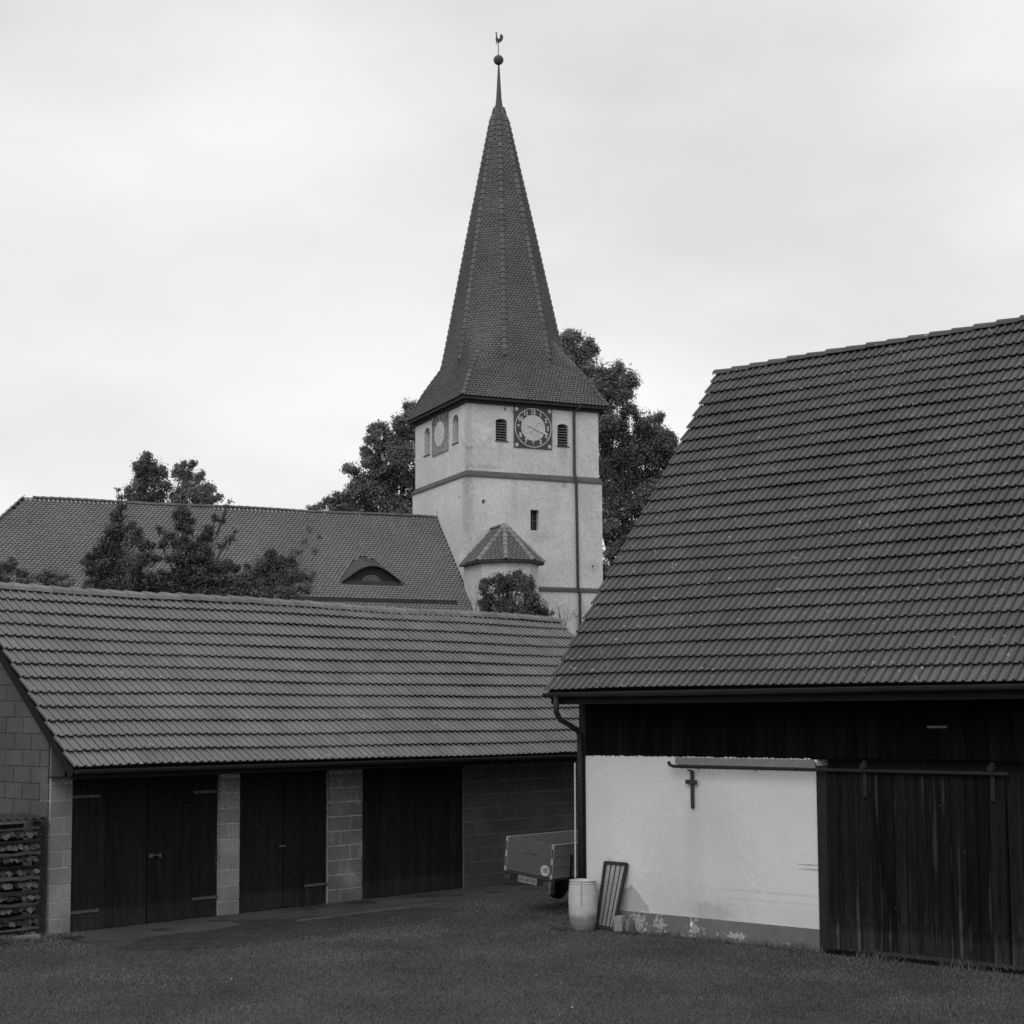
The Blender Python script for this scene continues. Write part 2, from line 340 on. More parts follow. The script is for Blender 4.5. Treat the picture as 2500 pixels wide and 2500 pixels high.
# ------------------------------------------------------------------ garage (long low outbuilding)
garage = tag(empty('garage_block', G0, RZG), 'long low outbuilding of grey concrete blocks with dark board doors and a tiled roof', 'outbuilding')
GA = radians(40.74); gy, gz = Vector((0, cos(GA), sin(GA))), Vector((0, -sin(GA), cos(GA)))
EAVE = Vector((-.50, -.80, 2.48)); GL, GR = -2.6, 14.75
# the left gable edge of the roof: front eave corner at x=-.5
TWG = .2959; SLOPE = 4.42; cols = 49; rows = 13; gL = SLOPE/rows
roofG = MB()
gxr = -.5+cols*TWG
for sgn in (0, 1):
    if sgn == 0: a, b = Vector((-.47, -.74, 2.475)), Vector((-.47, 2.56, 2.475+3.30*tan(GA)))
    else: a, b = Vector((-.47, 5.86, 2.475)), Vector((-.47, 2.56, 2.475+3.30*tan(GA)))
    roofG.prism([a, b, b-Z*.14, a-Z*.14], X*(gxr+.47-.05))
rg = roofG.build('roof', MT['underroof'], garage)
pan_roof(rg, MT['tile_garage'], EAVE, X, gy, gz, TWG, gL, cols, rows, 'garage_tile')
back = MB()                                       # rear slope of plain tiles in courses
by = Vector((0, -cos(GA), sin(GA))); bz = Vector((0, sin(GA), cos(GA)))
for j in range(rows):
    P = Vector((-.5, 5.92, 2.48))+by*(j*gL)
    back.add([P+bz*.045, P+X*(gxr+.5)+bz*.045, P+X*(gxr+.5)+by*gL+bz*.005, P+by*gL+bz*.005, P+bz*.0, P+X*(gxr+.5)], [(0, 1, 2, 3), (4, 5, 1, 0)], R1())
back.build('rear_roof_slope', MT['tile_garage'], rg)
me = cap_tile(.27, .11, .42).mesh('ridge_cap', MT['ridge_light'])
zr = 2.48+3.36*tan(GA)
for i in range(int((gxr+.5)/.37)):
    frame_obj('ridge_tile', me, rg, Vector((gxr+.02-(i+1)*.37+.0, 2.56, zr-.045+.014*sin(i*.35)+R1(.010))), X, Y, Z, .012)
# verge board and gutter
vb = MB(); a = Vector((-.50, -.80, 2.44)); b = a+gy*SLOPE
vb.prism([a, b, b-gz*.13, a-gz*.13], X*.035)
a2 = Vector((-.50, 5.92, 2.44)); b2 = a2+by*SLOPE; vb.prism([a2, b2, b2-bz*.13, a2-bz*.13], X*.035); vb.build('verge_board', MT['underroof'], garage)
def gutter(L, rad, n=8):
    mb = MB(); vs = []
    for x in (0, L):
        for i in range(n+1):
            a = pi*i/n; vs.append((x, -cos(a)*rad, -sin(a)*rad))
        for i in range(n+1):
            a = pi*i/n; vs.append((x, -cos(a)*(rad-.006), -sin(a)*(rad-.006)))
    k = n+1; m2 = 2*k
    fs = [(i, i+1, m2+i+1, m2+i) for i in range(n)] + [(k+i, m2+k+i, m2+k+i+1, k+i+1) for i in range(n)]
    mb.add(vs, fs)
    mb.add([(0,)+tuple(v[1:]) for v in vs[:k]], [tuple(range(k))]); mb.add([(L,)+tuple(v[1:]) for v in vs[:k]], [tuple(range(k))])
    mb.tube([(0, -rad, .004), (L, -rad, .004)], .009, 6)
    return mb
gutter(gxr+.45, .055).build('gutter', MT['zinc'], garage, loc=(-.46, -.80, 2.462))
fb = MB(); fb.box((-.44, -.70, 2.37), (gxr-.05, -.675, 2.43)); fb.box((-.44, -.67, 2.34), (gxr-.05, -.003, 2.36)); fb.build('eaves_board', MT['underroof'], garage)
# solid walls (mortar) with block pieces standing proud
wall = MB()
DZ = 2.30
segs = [(-.385, 0), (2.72, 3.14), (5.04, 5.83), (8.38, 13.90)]
for a_, b_ in segs[:3]: wall.box((a_+.012, .005, 0), (b_-.012, .30, 2.34))
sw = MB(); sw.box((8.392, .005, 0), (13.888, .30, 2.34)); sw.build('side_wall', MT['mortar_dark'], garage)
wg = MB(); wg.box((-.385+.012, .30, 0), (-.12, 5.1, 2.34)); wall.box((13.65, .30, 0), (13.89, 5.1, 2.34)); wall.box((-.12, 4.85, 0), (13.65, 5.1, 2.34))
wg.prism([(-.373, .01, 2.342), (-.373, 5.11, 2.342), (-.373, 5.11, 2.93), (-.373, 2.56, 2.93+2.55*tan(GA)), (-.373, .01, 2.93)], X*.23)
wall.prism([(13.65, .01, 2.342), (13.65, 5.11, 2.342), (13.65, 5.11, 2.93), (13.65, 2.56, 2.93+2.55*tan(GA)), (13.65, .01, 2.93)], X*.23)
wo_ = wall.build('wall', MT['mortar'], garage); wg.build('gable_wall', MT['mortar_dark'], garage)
bevel = MB()
def block_mesh():
    bm = bmesh.new(); bmesh.ops.create_cube(bm, size=1); bmesh.ops.bevel(bm, geom=bm.edges[:], offset=.02, segments=1, affect='EDGES')
    me = bpy.data.meshes.new('block'); bm.to_mesh(me); bm.free(); me.materials.append(MT['block']); return me
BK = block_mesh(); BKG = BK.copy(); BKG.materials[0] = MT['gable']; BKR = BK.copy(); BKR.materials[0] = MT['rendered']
def block(x0, x1, z0, z1, y0=0., along='x', d=.03, bk=None):
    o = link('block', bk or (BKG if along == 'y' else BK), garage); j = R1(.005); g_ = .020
    if along == 'x': o.scale = (x1-x0-g_, d, z1-z0-g_); o.location = ((x0+x1)/2, y0+d/2+j-.006, (z0+z1)/2)
    else: o.scale = (d, x1-x0-g_, z1-z0-g_); o.location = (y0+d/2+j-.006, (x0+x1)/2, (z0+z1)/2)
for si, (a_, b_) in enumerate(segs[:3]):
    for k in range(9):
        z0, z1 = k*.25, min(DZ, (k+1)*.25); L_ = b_-a_
        if si == 0: xs = [a_, b_] if k % 2 else [a_, a_+L_*.62, b_]
        elif si == 1: xs = [a_, b_] if k % 2 == 0 else [a_, a_+L_*.42, b_]
        else: xs = [a_, a_+.5, b_] if k % 2 else [a_, a_+.27, b_]
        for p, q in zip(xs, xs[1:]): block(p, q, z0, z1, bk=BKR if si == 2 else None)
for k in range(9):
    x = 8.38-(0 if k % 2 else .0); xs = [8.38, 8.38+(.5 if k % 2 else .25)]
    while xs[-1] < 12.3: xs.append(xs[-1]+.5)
    for p, q in zip(xs, xs[1:]): block(p, q, k*.25, min(DZ, k*.25+.25), bk=BKG)  # right wall: shade of barn and eave put into dark block and mortar colours
zt = lambda y: 2.95+y*tan(GA)
for k in range(22):                                # gable, its blocks cut along the verge
    z0 = k*.25; z1 = z0+.25
    xs = [.035, .035+(.5 if k % 2 else .25)]
    while xs[-1] < 2.6: xs.append(xs[-1]+.5)
    for p, q in zip(xs, xs[1:]):
        if k <= 5 and q > 1.6: continue
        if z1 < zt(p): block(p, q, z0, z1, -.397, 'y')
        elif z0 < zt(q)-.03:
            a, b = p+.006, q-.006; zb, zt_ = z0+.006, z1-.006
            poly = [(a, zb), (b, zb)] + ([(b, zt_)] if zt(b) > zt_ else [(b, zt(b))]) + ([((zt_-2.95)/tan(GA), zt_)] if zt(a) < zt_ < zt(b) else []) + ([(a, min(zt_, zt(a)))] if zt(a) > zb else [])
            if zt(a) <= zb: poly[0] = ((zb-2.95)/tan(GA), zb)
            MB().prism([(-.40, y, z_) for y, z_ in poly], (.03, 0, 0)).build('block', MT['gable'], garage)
lint = MB()
for a_, b_ in ((.0, 2.72), (3.14, 5.04), (5.83, 8.38)): lint.box((a_-.1, .03, 2.30), (b_+.1, .22, 2.47))
lint.build('lintel', MT['door'], garage)
# board doors
def plank_mesh(name, w_, h_, m, t=.028):
    bm = bmesh.new(); bmesh.ops.create_cube(bm, size=1); bmesh.ops.scale(bm, vec=(w_, t, h_), verts=bm.verts); bmesh.ops.translate(bm, vec=(w_/2, 0, h_/2), verts=bm.verts)
    bmesh.ops.bevel(bm, geom=[e for e in bm.edges if abs((e.verts[0].co-e.verts[1].co).z) > h_*.5], offset=.006, segments=1, affect='EDGES')
    me = bpy.data.meshes.new(name); bm.to_mesh(me); bm.free(); me.materials.append(m); return me
def leaf(x0, x1, ztop, hinge, handle=False, strapz=(.31, 2.04)):
    d = MB(); d.box((x0+.01, .075, .03), (x1-.01, .10, ztop)); do = d.build('door', MT['door'], garage)
    n = max(3, round((x1-x0)/.16)); w_ = (x1-x0-.02)/n; pm = plank_mesh('plank', w_-.004, ztop-.04, MT['door'])
    for i in range(n): o = link('plank', pm, do); o.location = (x0+.01+i*w_+.002, .058+R1(.004), .03+R1(.006))
    for z_ in strapz:
        s_ = MB(); xa, xb = (x0-.03, x0+.50) if hinge < 0 else (x1-.50, x1+.03)
        s_.box((xa, .030, z_-.022), (xb, .042, z_+.022)); s_.tube([(xa if hinge < 0 else xb, .03, z_-.05), (xa if hinge < 0 else xb, .03, z_+.05)], .015, 8)
        s_.build('hinge', MT['strap'], do)
    if handle:
        h_ = MB(); h_.box((x0+.03, .025, 1.04), (x0+.10, .04, 1.10)); h_.tube([(x0+.10, .0, 1.075), (x0+.22, .0, 1.075)], .011, 8); h_.tube([(x0+.10, .04, 1.075), (x0+.10, -.005, 1.075)], .011, 8); h_.box((x0+.20, -.01, 1.03), (x0+.225, .03, 1.10))
        h_.build('handle', MT['strap'], do)
    return do
leaf(.0, 1.37, 2.30, -1); leaf(1.37, 2.72, 2.30, 1, True, (.33, 2.03))
leaf(3.14, 4.09, 2.30, -1, strapz=()); leaf(4.09, 5.04, 2.30, 1, strapz=(.36,))
latch = MB(); latch.box((3.98, .025, 1.05), (4.12, .045, 1.08)); latch.build('latch', MT['strap'], garage)
leaf(5.83, 8.38, 2.30, -1, strapz=())

# apron of concrete in front of the doors
ap = MB(); n = 40; vs = []; fs = []
for i in range(n+1):
    x = -.3+9.9*i/n; y = -.95-.30*sin(i*.21)-.25*(i/n)+R1(.16); a = tow(G0, RZG, (x, .0, .03)); b = tow(G0, RZG, (x, y, .006)); c = tow(G0, RZG, (x, y-.02, -.05))
    vs += [a, b, c]
for i in range(n): fs += [(3*i, 3*i+1, 3*i+4, 3*i+3), (3*i+1, 3*i+2, 3*i+5, 3*i+4)]
ap.add(vs, fs); ap.build('paved_apron', MT['concrete'], kind='structure')
wp_ = MB(); ring_ = []
for i in range(36):
    a = 2*pi*i/36; ring_.append(tow(G0, RZG, (2.9+(3.0+R1(.5))*cos(a), -2.05+(.95+R1(.25)-.25*cos(a))*sin(a), .004)))
wp_.add(ring_, [tuple(range(36))]); wp_.build('worn_ground', MT['worn'], kind='structure')
k = MB()
for i in range(9):
    x = 3.2+i*.36; P = [tow(G0, RZG, q) for q in ((x, -1.46+R1(.03), .0), (x+.34, -1.46+R1(.03), .0), (x+.34, -1.36, .0), (x, -1.36, .0))]
    k.prism(P, Z*.022)
kr = k.build('kerb_edging', MT['kerb'], kind='structure')

# ------------------------------------------------------------------ barn
barn = tag(empty('barn', B0, RZB), 'large barn on the right with a steep tiled roof, white rendered wall and black boarding', 'barn')
BA = radians(50.32); b_y, b_z = Vector((0, cos(BA), sin(BA))), Vector((0, -sin(BA), cos(BA)))
BX0, BX1 = -4.30, 6.0; BW, BROWS = .264, 25; BSL = 7.33; bL = BSL/BROWS; bcols = int((BX1-BX0)/BW); bxr = BX0+bcols*BW
rb = MB(); yr = -.70+BSL*cos(BA); zrb = 3.584+BSL*sin(BA); rb_ = BX0+.03
for s_ in (0, 1):
    f0 = -.64 if s_ == 0 else 2*yr+.64
    a = Vector((rb_, f0, 3.575)); b = Vector((rb_, yr, 3.575+(yr+.64)*tan(BA)-.02)); rb.prism([a, b, b-Z*.18, a-Z*.18], X*(bxr-rb_-.05))
rbo = rb.build('roof', MT['underroof'], barn)
pan_roof(rbo, MT['tile_barn'], Vector((BX0, -.70, 3.584)), X, b_y, b_z, BW, bL, bcols, BROWS, 'barn_tile')
bk = MB(); bby, bbz = Vector((0, -cos(BA), sin(BA))), Vector((0, sin(BA), cos(BA)))
for j in range(BROWS):
    P = Vector((BX0, 2*yr+.70, 3.584))+bby*(j*bL)
    bk.add([P+bbz*.045, P+X*(bxr-BX0)+bbz*.045, P+X*(bxr-BX0)+bby*bL+bbz*.005, P+bby*bL+bbz*.005, P, P+X*(bxr-BX0)], [(0, 1, 2, 3), (4, 5, 1, 0)], R1())
bk.build('rear_roof_slope', MT['tile_barn'], rbo)
me = cap_tile(.22, .09, .42).mesh('barn_ridge_cap', MT['ridge_tile'])
for i in range(int((bxr-BX0)/.38)):
    frame_obj('ridge_tile', me, rbo, Vector((BX0-.04+i*.38, yr, zrb-.025+.012*sin(i*.4)+R1(.010))), X, Y, Z, .01)
vb = MB()
for s_ in (0, 1):
    yy, zz_, y0_ = (b_y, b_z, -.70) if s_ == 0 else (bby, bbz, 2*yr+.70)
    a = Vector((BX0, y0_, 3.55)); b = a+yy*BSL; vb.prism([a, b, b-zz_*.16, a-zz_*.16], X*.03)
vb.build('verge_board', MT['underroof'], barn)
gut = gutter(bxr-BX0+.02, .060).build('gutter', MT['zinc'], barn, loc=(BX0-.02, -.72, 3.56))
fb = MB(); fb.box((BX0+.05, -.62, 3.47), (bxr-.1, -.595, 3.53)); fb.box((BX0+.05, -.59, 3.46), (bxr-.1, -.04, 3.475)); fb.build('eaves_board', MT['underroof'], barn)
dp = MB(); px0 = -4.20
dp.tube([(px0+.10, -.72, 3.52), (px0+.10, -.72, 3.35), (px0+.09, -.71, 3.28), (px0+.07, -.60, 3.17), (px0+.03, -.30, 3.07), (px0+.01, -.12, 3.00), (px0+.01, -.065, 2.92), (px0+.01, -.065, 2.6), (px0+.01, -.065, .75)], .043, 12)
dp.build('downpipe', MT['zinc'], barn, smooth=True)
wp = MB(); wp.tube([(-4.285, -.07, 2.50), (-4.28, -.09, .74)], .013, 6); wp.build('white_pipe', MT['pipe_white'], barn)
pl = MB(); pl.box((-4.13, 0, .30), (-.0, .28, 2.60)); pl.build('plaster_wall', MT['white'], barn)
pe = MB()                                          # ragged upper edge of the render
i = -4.12
while i < -.12:
    s_ = .02+R1(.05); pe.box((i, .002, 2.595), (i+s_, .05, 2.605+R1(.02))); i += s_*1.4
pe.build('render_edge', MT['white'], barn)
pp = MB(); pp.box((-4.13, -.012, -.05), (.0, .28, .299)); pp.build('plinth', MT['plinth'], barn)
core = MB(); core.box((-4.10, .285, 0), (6.0, .40, 3.7)); core.box((-4.22, .40, 0), (-4.0, 2*yr-.0, 3.7)); core.box((-4.22, 2*yr-.3, 0), (6, 2*yr, 3.7)); core.box((5.8, .4, 0), (6, 2*yr-.3, 3.7))
for xx in (-4.22, 5.8): core.prism([(xx, .05, 3.7), (xx, 2*yr-.05, 3.7), (xx, yr, 3.7+(yr-.05)*tan(BA)-.1)], X*.2)
core.build('rear_walls', MT['corner'], barn)
cp = MB(); cp.box((-4.255, .0, 0), (-4.131, .30, 3.62)); cp.build('corner_post', MT['corner'], barn)
x = -4.125; z0, h_ = 2.60, .97
bms = [plank_mesh('board', w_, .99, MT['board']) for w_ in (.145, .165, .185)]
while x < 5.9:
    q = random.randrange(3); w_ = (.145, .165, .185)[q]; o = link('board', bms[q], barn)
    o.location = (x, .012 if x < 0 else -.005, 2.615+R1(.012)); o.location.y += R1(.006); x += w_+.004
vn = MB(); vn.box((1.70, -.045, 3.035), (1.98, -.022, 3.065)); vn.build('wooden_cleat', MT['strap'], barn)
lg = MB(); lg.prism([(-2.37, -.06, 2.505), (-.0, -.06, 2.490), (-.0, -.06, 2.555), (-.06, -.06, 2.600), (-2.37, -.06, 2.605)], Y*.05)
lg.build('beam', MT['ledge'], barn)
rl = MB(); rl.tube([(-2.44, -.13, 2.545), (-2.42, -.13, 2.50), (-2.36, -.13, 2.478), (-2.2, -.13, 2.475), (2.85, -.13, 2.462)], .024, 8)
for xx in (-2.0, -1.0, .1, 1.4, 2.4): rl.box((xx, -.13, 2.47), (xx+.03, -.02, 2.49))
rl.build('door_track', MT['rail'], barn)
jb = MB(); jb.box((.002, -.03, 0), (.17, .27, 2.52)); jb.build('door_post', MT['corner'], barn)
sdn = MB(); sdn.box((.18, -.05, .06), (2.76, -.03, 2.43)); sdo = sdn.build('sliding_door', MT['barndoor'], barn)
x = .18; ws = []
while x < 2.74:
    w_ = min(random.uniform(.13, .22), 2.76-x+.001); ws.append((x, w_)); x += w_
for x, w_ in ws:
    pm = plank_mesh('plank', w_-.006, 2.40+R1(.02), MT['barndoor']); o = link('plank', pm, sdo); o.location = (x+.003, -.066+R1(.008), .05+R1(.02))
for xx in (.80, 2.62):
    h_ = MB(); h_.box((xx-.028, -.112, 2.12), (xx+.028, -.094, 2.60)); h_.lathe([(0, -.03), (.045, -.03), (.05, 0), (.045, .03), (0, .03)], 12)
    hv = h_.v[-60:]; h_.v[-60:] = [(xx+p[0], -.13+p[2], 2.53+p[1]) for p in hv]
    h_.build('door_hanger', MT['rail'], sdo)
sl_ = MB(); sl_.box((.90, -.10, .055), (5.2, -.082, .105)); sl_.build('bottom_rail', MT['sash'], sdo)
sd2 = MB(); sd2.box((2.78, -.035, .06), (5.2, -.02, 2.43)); sd2o = sd2.build('fixed_door', MT['barndoor'], barn)
x = 2.78
while x < 5.15:
    w_ = random.uniform(.13, .2); pm = plank_mesh('plank', w_-.005, 2.41, MT['barndoor']); o = link('plank', pm, sd2o); o.location = (x+.002, -.045+R1(.006), .05); x += w_
th = MB(); th.box((.18, -.14, -.02), (.90, -.06, .07)); th.box((.90, -.135, -.02), (5.2, -.06, .04)); th.build('threshold', MT['board'], barn)

cr = empty('wall_cross', tow(B0, RZB, (-2.088, -.02, 1.86)), RZB)
tag(cr, 'dark wooden cross with a pointed foot on the white barn wall', 'cross')
c_ = MB(); c_.prism([(-.022, 0, .03), (0, 0, 0), (.022, 0, .03), (.022, 0, .56), (-.022, 0, .56)], (0, -.03, 0)); c_.build('upright', MT['cross'], cr)
c_ = MB(); c_.box((-.10, -.045, .36), (.10, -.031, .425)); c_.build('crossbar', MT['cross'], cr)
c_ = MB(); c_.box((-.075, -.028, .553), (-.022, -.004, .572)); c_.build('hook', MT['cross'], cr)

# ------------------------------------------------------------------ church
church = tag(empty('church', T0, RZT), 'village church with a square clock tower, tall pointed tiled spire and long tiled nave', 'church')
LOW, HIW = 6.60, 6.40; ZC = 13.72; off = .10
tb = MB(); tb.box((0, 0, 0), (LOW, LOW, ZC)); tlow = tb.build('tower_wall', MT['tower'], church)
tb = MB(); tb.box((off, off, ZC), (LOW-off, LOW-off, 17.2)); tup = tb.build('belfry_wall', MT['tower'], church)
def arch(x0, x1, z0, z1, seg, y0, y1, side='r'):
    h_ = (x1-x0)/2; sag = seg; poly = [(x0, z0), (x1, z0), (x1, z1-sag)]
    for i in range(1, 8):
        a = pi*i/8; poly.append(((x0+x1)/2+h_*cos(a), z1-sag+sag*sin(a)))
    poly.append((x0, z1-sag)); mb = MB()
    if side == 'r': mb.prism([(p, y0, q) for p, q in poly], (0, y1-y0, 0))
    else: mb.prism([(y0, p, q) for p, q in poly], (y1-y0, 0, 0))
    return mb
wins_r = [(1.47, 2.03, 15.30, 16.27, .14), (4.46, 5.00, 15.24, 16.24, .14)]
wins_l = [(1.07, 1.74, 15.30, 16.56, .26), (4.61, 5.31, 15.30, 16.56, .26)]
cuts = [arch(a, b, c, d, s, -.2, .55) for a, b, c, d, s in wins_r] + [arch(a, b, c, d, s, -.2, .55, 'l') for a, b, c, d, s in wins_l]
def hole(x, z, r, side='r'):
    n = 7; mb = MB(); pts = [(x+r*(.8+R1(.4))*cos(2*pi*i/n), z+r*1.2*(.8+R1(.4))*sin(2*pi*i/n)) for i in range(n)]
    mb.prism([(p, -.1, q) for p, q in pts] if side == 'r' else [(-.1, p, q) for p, q in pts], (0, .35, 0) if side == 'r' else (.35, 0, 0)); return mb
cut(tup, cuts+[hole(1.93, 16.72, .07)])
cut(tlow, [MB().box((3.07, -.1, 11.39), (3.48, .35, 12.30)), hole(.85, 12.55, .09), hole(.75, 12.78, .08, 'l'), hole(6.1, 9.9, .05)])
for side, ws in (('r', wins_r), ('l', wins_l)):
    for a, b, c, d, s in ws:
        wb = MB()
        if side == 'r': wb.box((a-.02, .50, c-.02), (b+.02, .53, d+.02))
        else: wb.box((.50, a-.02, c-.02), (.53, b+.02, d+.02))
        wo2 = wb.build('louvre_window', MT['hole'], church)
        nn = 7 if side == 'r' else 8; hh = (d-.16-c)/nn
        for i in range(nn):
            z_ = c+.08+i*hh; sb = MB()
            if side == 'r': sb.prism([(a+.003, .17, z_), (a+.003, .19, z_-.012), (a+.003, .31, z_+.055), (a+.003, .29, z_+.067)], X*(b-a-.006))
            else: sb.prism([(.32, a+.003, z_), (.34, a+.003, z_-.012), (.46, a+.003, z_+.055), (.44, a+.003, z_+.067)], Y*(b-a-.006))
            sb.build('slat', MT['slat'], wo2)
        sb = MB()
        if side == 'r': sb.box((a-.03, .06, c-.05), (b+.04, .20, c-.003))
        else: sb.box((.06, a-.03, c-.05), (.20, b+.03, c-.003))
        sb.build('sill', MT['cornice'], wo2)
wb = MB(); wb.box((3.05, .27, 11.37), (3.50, .29, 12.32)); nw = wb.build('narrow_window', MT['hole'], church)
sb = MB(); sb.box((3.265, .255, 11.39), (3.285, .269, 12.30)); sb.box((3.07, .255, 11.85), (3.48, .269, 11.87)); sb.build('frame', MT['slat'], nw)
# string courses: sloping sandstone bands round the tower
def course(z0, z1, y_in, y_out, x0, x1, left=True):
    mb = MB(); mb.prism([(x0, y_in, z1), (x0, y_in+.05, z1), (x0, y_in+.05, z0), (x0, y_out, z0), (x0, y_out, z0+.05)], X*(x1-x0)); 
    return mb
cb = MB()
def ring(mb, lo, hi, z0, z1, zt):
    pts = [(lo, z0), (lo, z1), (hi, zt)]
    q = []
    for d, z_ in pts:
        e = d; q.append([(e, e, z_), (LOW-e, e, z_), (LOW-e, LOW-e, z_), (e, LOW-e, z_)])
    vs = [p for r_ in q for p in r_]
    mb.add(vs, [(4*j+i, 4*j+(i+1)%4, 4*j+4+(i+1)%4, 4*j+4+i) for j in range(2) for i in range(4)] + [(3, 2, 1, 0), (8, 9, 10, 11)])
ring(cb, -.055, off-.004, 13.62, 13.68, 13.90); cb.build('string_course', MT['cornice'], church)
cb = MB(); cb.prism([(3.15, -.002, 8.92), (3.15, -.06, 8.84), (3.15, -.06, 8.72), (3.15, -.002, 8.72)], X*3.50)
cb.build('string_course', MT['cornice'], church)
dpi = MB(); dpi.tube([(5.42, -.30, 17.08), (5.42, -.24, 16.98), (5.30, .02, 16.86), (5.25, .02, 16.7), (5.25, .02, 14.0), (5.26, -.08, 13.85), (5.27, -.11, 13.6), (5.33, -.07, 8.9), (5.40, -.11, 8.7), (5.40, -.11, .1)], .065, 8)
dpi.build('downpipe', MT['iron'], church, smooth=True)

# clocks ------------------------------------------------------------
def clock(O, ex, half, md, ml, mw, mn, hands=True, faded=False):
    """O panel centre, ex across, outward = ez"""
    ey = Z; ez = ex.cross(ey)                  # outward
    P = lambda u, v, d=0: O+ex*u+ey*v+ez*d
    pb = MB(); w2, h2 = half; pb.prism([P(-w2, -h2), P(w2, -h2), P(w2, h2), P(-w2, h2)], ez*.05); ck = pb.build('clock', md, church)
    def ringm(r0, r1, d0, d1, n=40):
        mb = MB(); vs = []
        for i in range(n):
            a = 2*pi*i/n
            for r_, d in ((r0, d0), (r0, d1), (r1, d1), (r1, d0)): vs.append(P(r_*cos(a)*w2/.92, r_*sin(a)*h2/.92, d))
        fs = [(4*i+k, 4*i+k+1, 4*((i+1)%n)+k+1, 4*((i+1)%n)+k) for i in range(n) for k in range(3)]; mb.add(vs, fs); return mb
    ringm(.855, .885, .05, .062).build('outer_ring', mn, ck)
    db = MB(); n = 40; db.prism([P(.585*cos(2*pi*i/n)*w2/.92, .585*sin(2*pi*i/n)*h2/.92, .05) for i in range(n)], ez*.012); db.build('dial', ml, ck)
    rot = Matrix((ex, ey, ez)).transposed().to_4x4()
    nm = MB()
    for i in range(1, 13):
        a = pi/2-2*pi*i/12; t_ = link('numeral', text_mesh('numeral', str(i), .255, mn, .006, .009), ck)
        t_.matrix_local = Matrix.Translation(P(.715*cos(a)*w2/.92, .715*sin(a)*h2/.92, .06)) @ rot @ Matrix.Diagonal((.9, 1.08, 1, 1))
    for u, v in ((-.80, .80), (.80, .80), (-.80, -.80), (.80, -.80)):
        fm = MB()
        for i in range(5):
            a = 2*pi*i/5+.3; cx, cy = u*w2/.92+.055*cos(a), v*h2/.92+.055*sin(a)
            fm.prism([P(cx+.036*cos(b_), cy+.036*sin(b_), .05) for b_ in [2*pi*q/6 for q in range(6)]], ez*.01)
        fm.build('rosette', mn, ck)
    def bar(a, l0, l1, w_, name, tip, d):
        u = Vector((cos(a), sin(a))); n_ = Vector((-u.y, u.x)); mb = MB()
        q = [u*l0+n_*w_*.6, u*l0-n_*w_*.6, u*l1-n_*w_, u*l1+n_*w_]; mb.prism([P(p.x, p.y, d) for p in q][::-1], ez*.012)
        if tip == 'spade': q = [u*(l1-.02)+n_*.03, u*(l1-.02)-n_*.03, u*(l1+.07)-n_*.055, u*(l1+.22), u*(l1+.07)+n_*.055]
        else: q = [u*(l1-.02)+n_*.03, u*(l1-.02)-n_*.03, u*(l1+.02)-n_*.10, u*(l1+.10)-n_*.10, u*(l1+.06), u*(l1+.10)+n_*.10, u*(l1+.02)+n_*.10]
        mb.prism([P(p.x, p.y, d) for p in q][::-1], ez*.012)
        c2 = u*(-.2); mb.prism([P(c2.x*1.2+.055*cos(b_), c2.y*1.2+.055*sin(b_), d) for b_ in [2*pi*q_/8 for q_ in range(8)]], ez*.012)
        q = [n_*w_*.7, -n_*w_*.7, -u*.26-n_*w_*.7, -u*.26+n_*w_*.7]; mb.prism([P(p.x, p.y, d) for p in q], ez*.012)
        mb.build(name, mw, ck)
    if not faded:
        bar(radians(-21), 0, .56, .030, 'minute_hand', 'spade', .09); bar(radians(52), 0, .34, .032, 'hour_hand', 'crescent', .075)
    else:
        bar(radians(-25), 0, .20, .022, 'clock_hand', 'spade', .08)
    return ck
clock(Vector((3.25, off-.003, 15.95)), X, (.92, .91), MT['clock_dark'], MT['clock_light'], MT['clock_white'], MT['clock_white'])
clock(Vector((off-.003, 3.22, 16.0)), -Y, (.98, .90), MT['clock_faded'], MT['clock_light'], MT['clock_white'], MT['clock_grey'], faded=True)

# spire -------------------------------------------------------------
CX = CY = 3.30; ZE = 17.12
def lean(z): t = max(0, z-17.2); return (-.0165*t, -.0042*t)       # the spire leans a little to the left
def capoth(z):
    for (z0, c0), (z1, c1) in zip(PROF, PROF[1:]):
        if z0 <= z <= z1: return c0+(c1-c0)*(z-z0)/(z1-z0)
    return PROF[-1][1]
PROF = [(17.12, 3.55), (17.6, 3.26), (18.0, 3.06), (18.4, 2.88), (18.9, 2.72), (19.4, 2.60), (20.2, 2.44), (25.84, 1.37), (30.9, .38), (31.7, .20)]
def kk(z):                                  # corner (square) coordinate; below 18.4 equals the apothem
    c = capoth(z)
    if z <= 18.35: return c
    k_ = 2.895-.62*(z-18.35); return max(k_, c/sqrt(2))
ZK = 20.3
def ringpts(z):
    c = capoth(z); k_ = kk(z); v = c*tan(radians(22.5))
    if z < 18.9: v = v+(k_-v)*min(1, max(0, (18.9-z)/.55))
    if z < 18.35: v = c*.5
    lx, ly = lean(z); pts = []
    for q in range(4):
        R_ = Matrix.Rotation(q*pi/2, 2); 
        for a, b in ((v, -c), (k_, -k_), (c, -v)):           # right-hand part of the front side, corner, lower part of the right side
            p = R_ @ Vector((a, b)); pts.append(Vector((CX+p.x+lx, CY+p.y+ly, z)))
    return pts                               # 12 points: V,K,V per corner
sp = MB(); levels = []
z = 17.12
while z < 31.6: levels.append(z); z += .123*(.86 if z < 18.4 else (.9 if z < 19.4 else .98))
levels.append(31.6)
core = MB(); vs = []
for z in levels: vs += [Vector((CX, CY, z))+(p-Vector((CX, CY, z)))*(1-.03/max(.3, capoth(z))) for p in ringpts(z)]
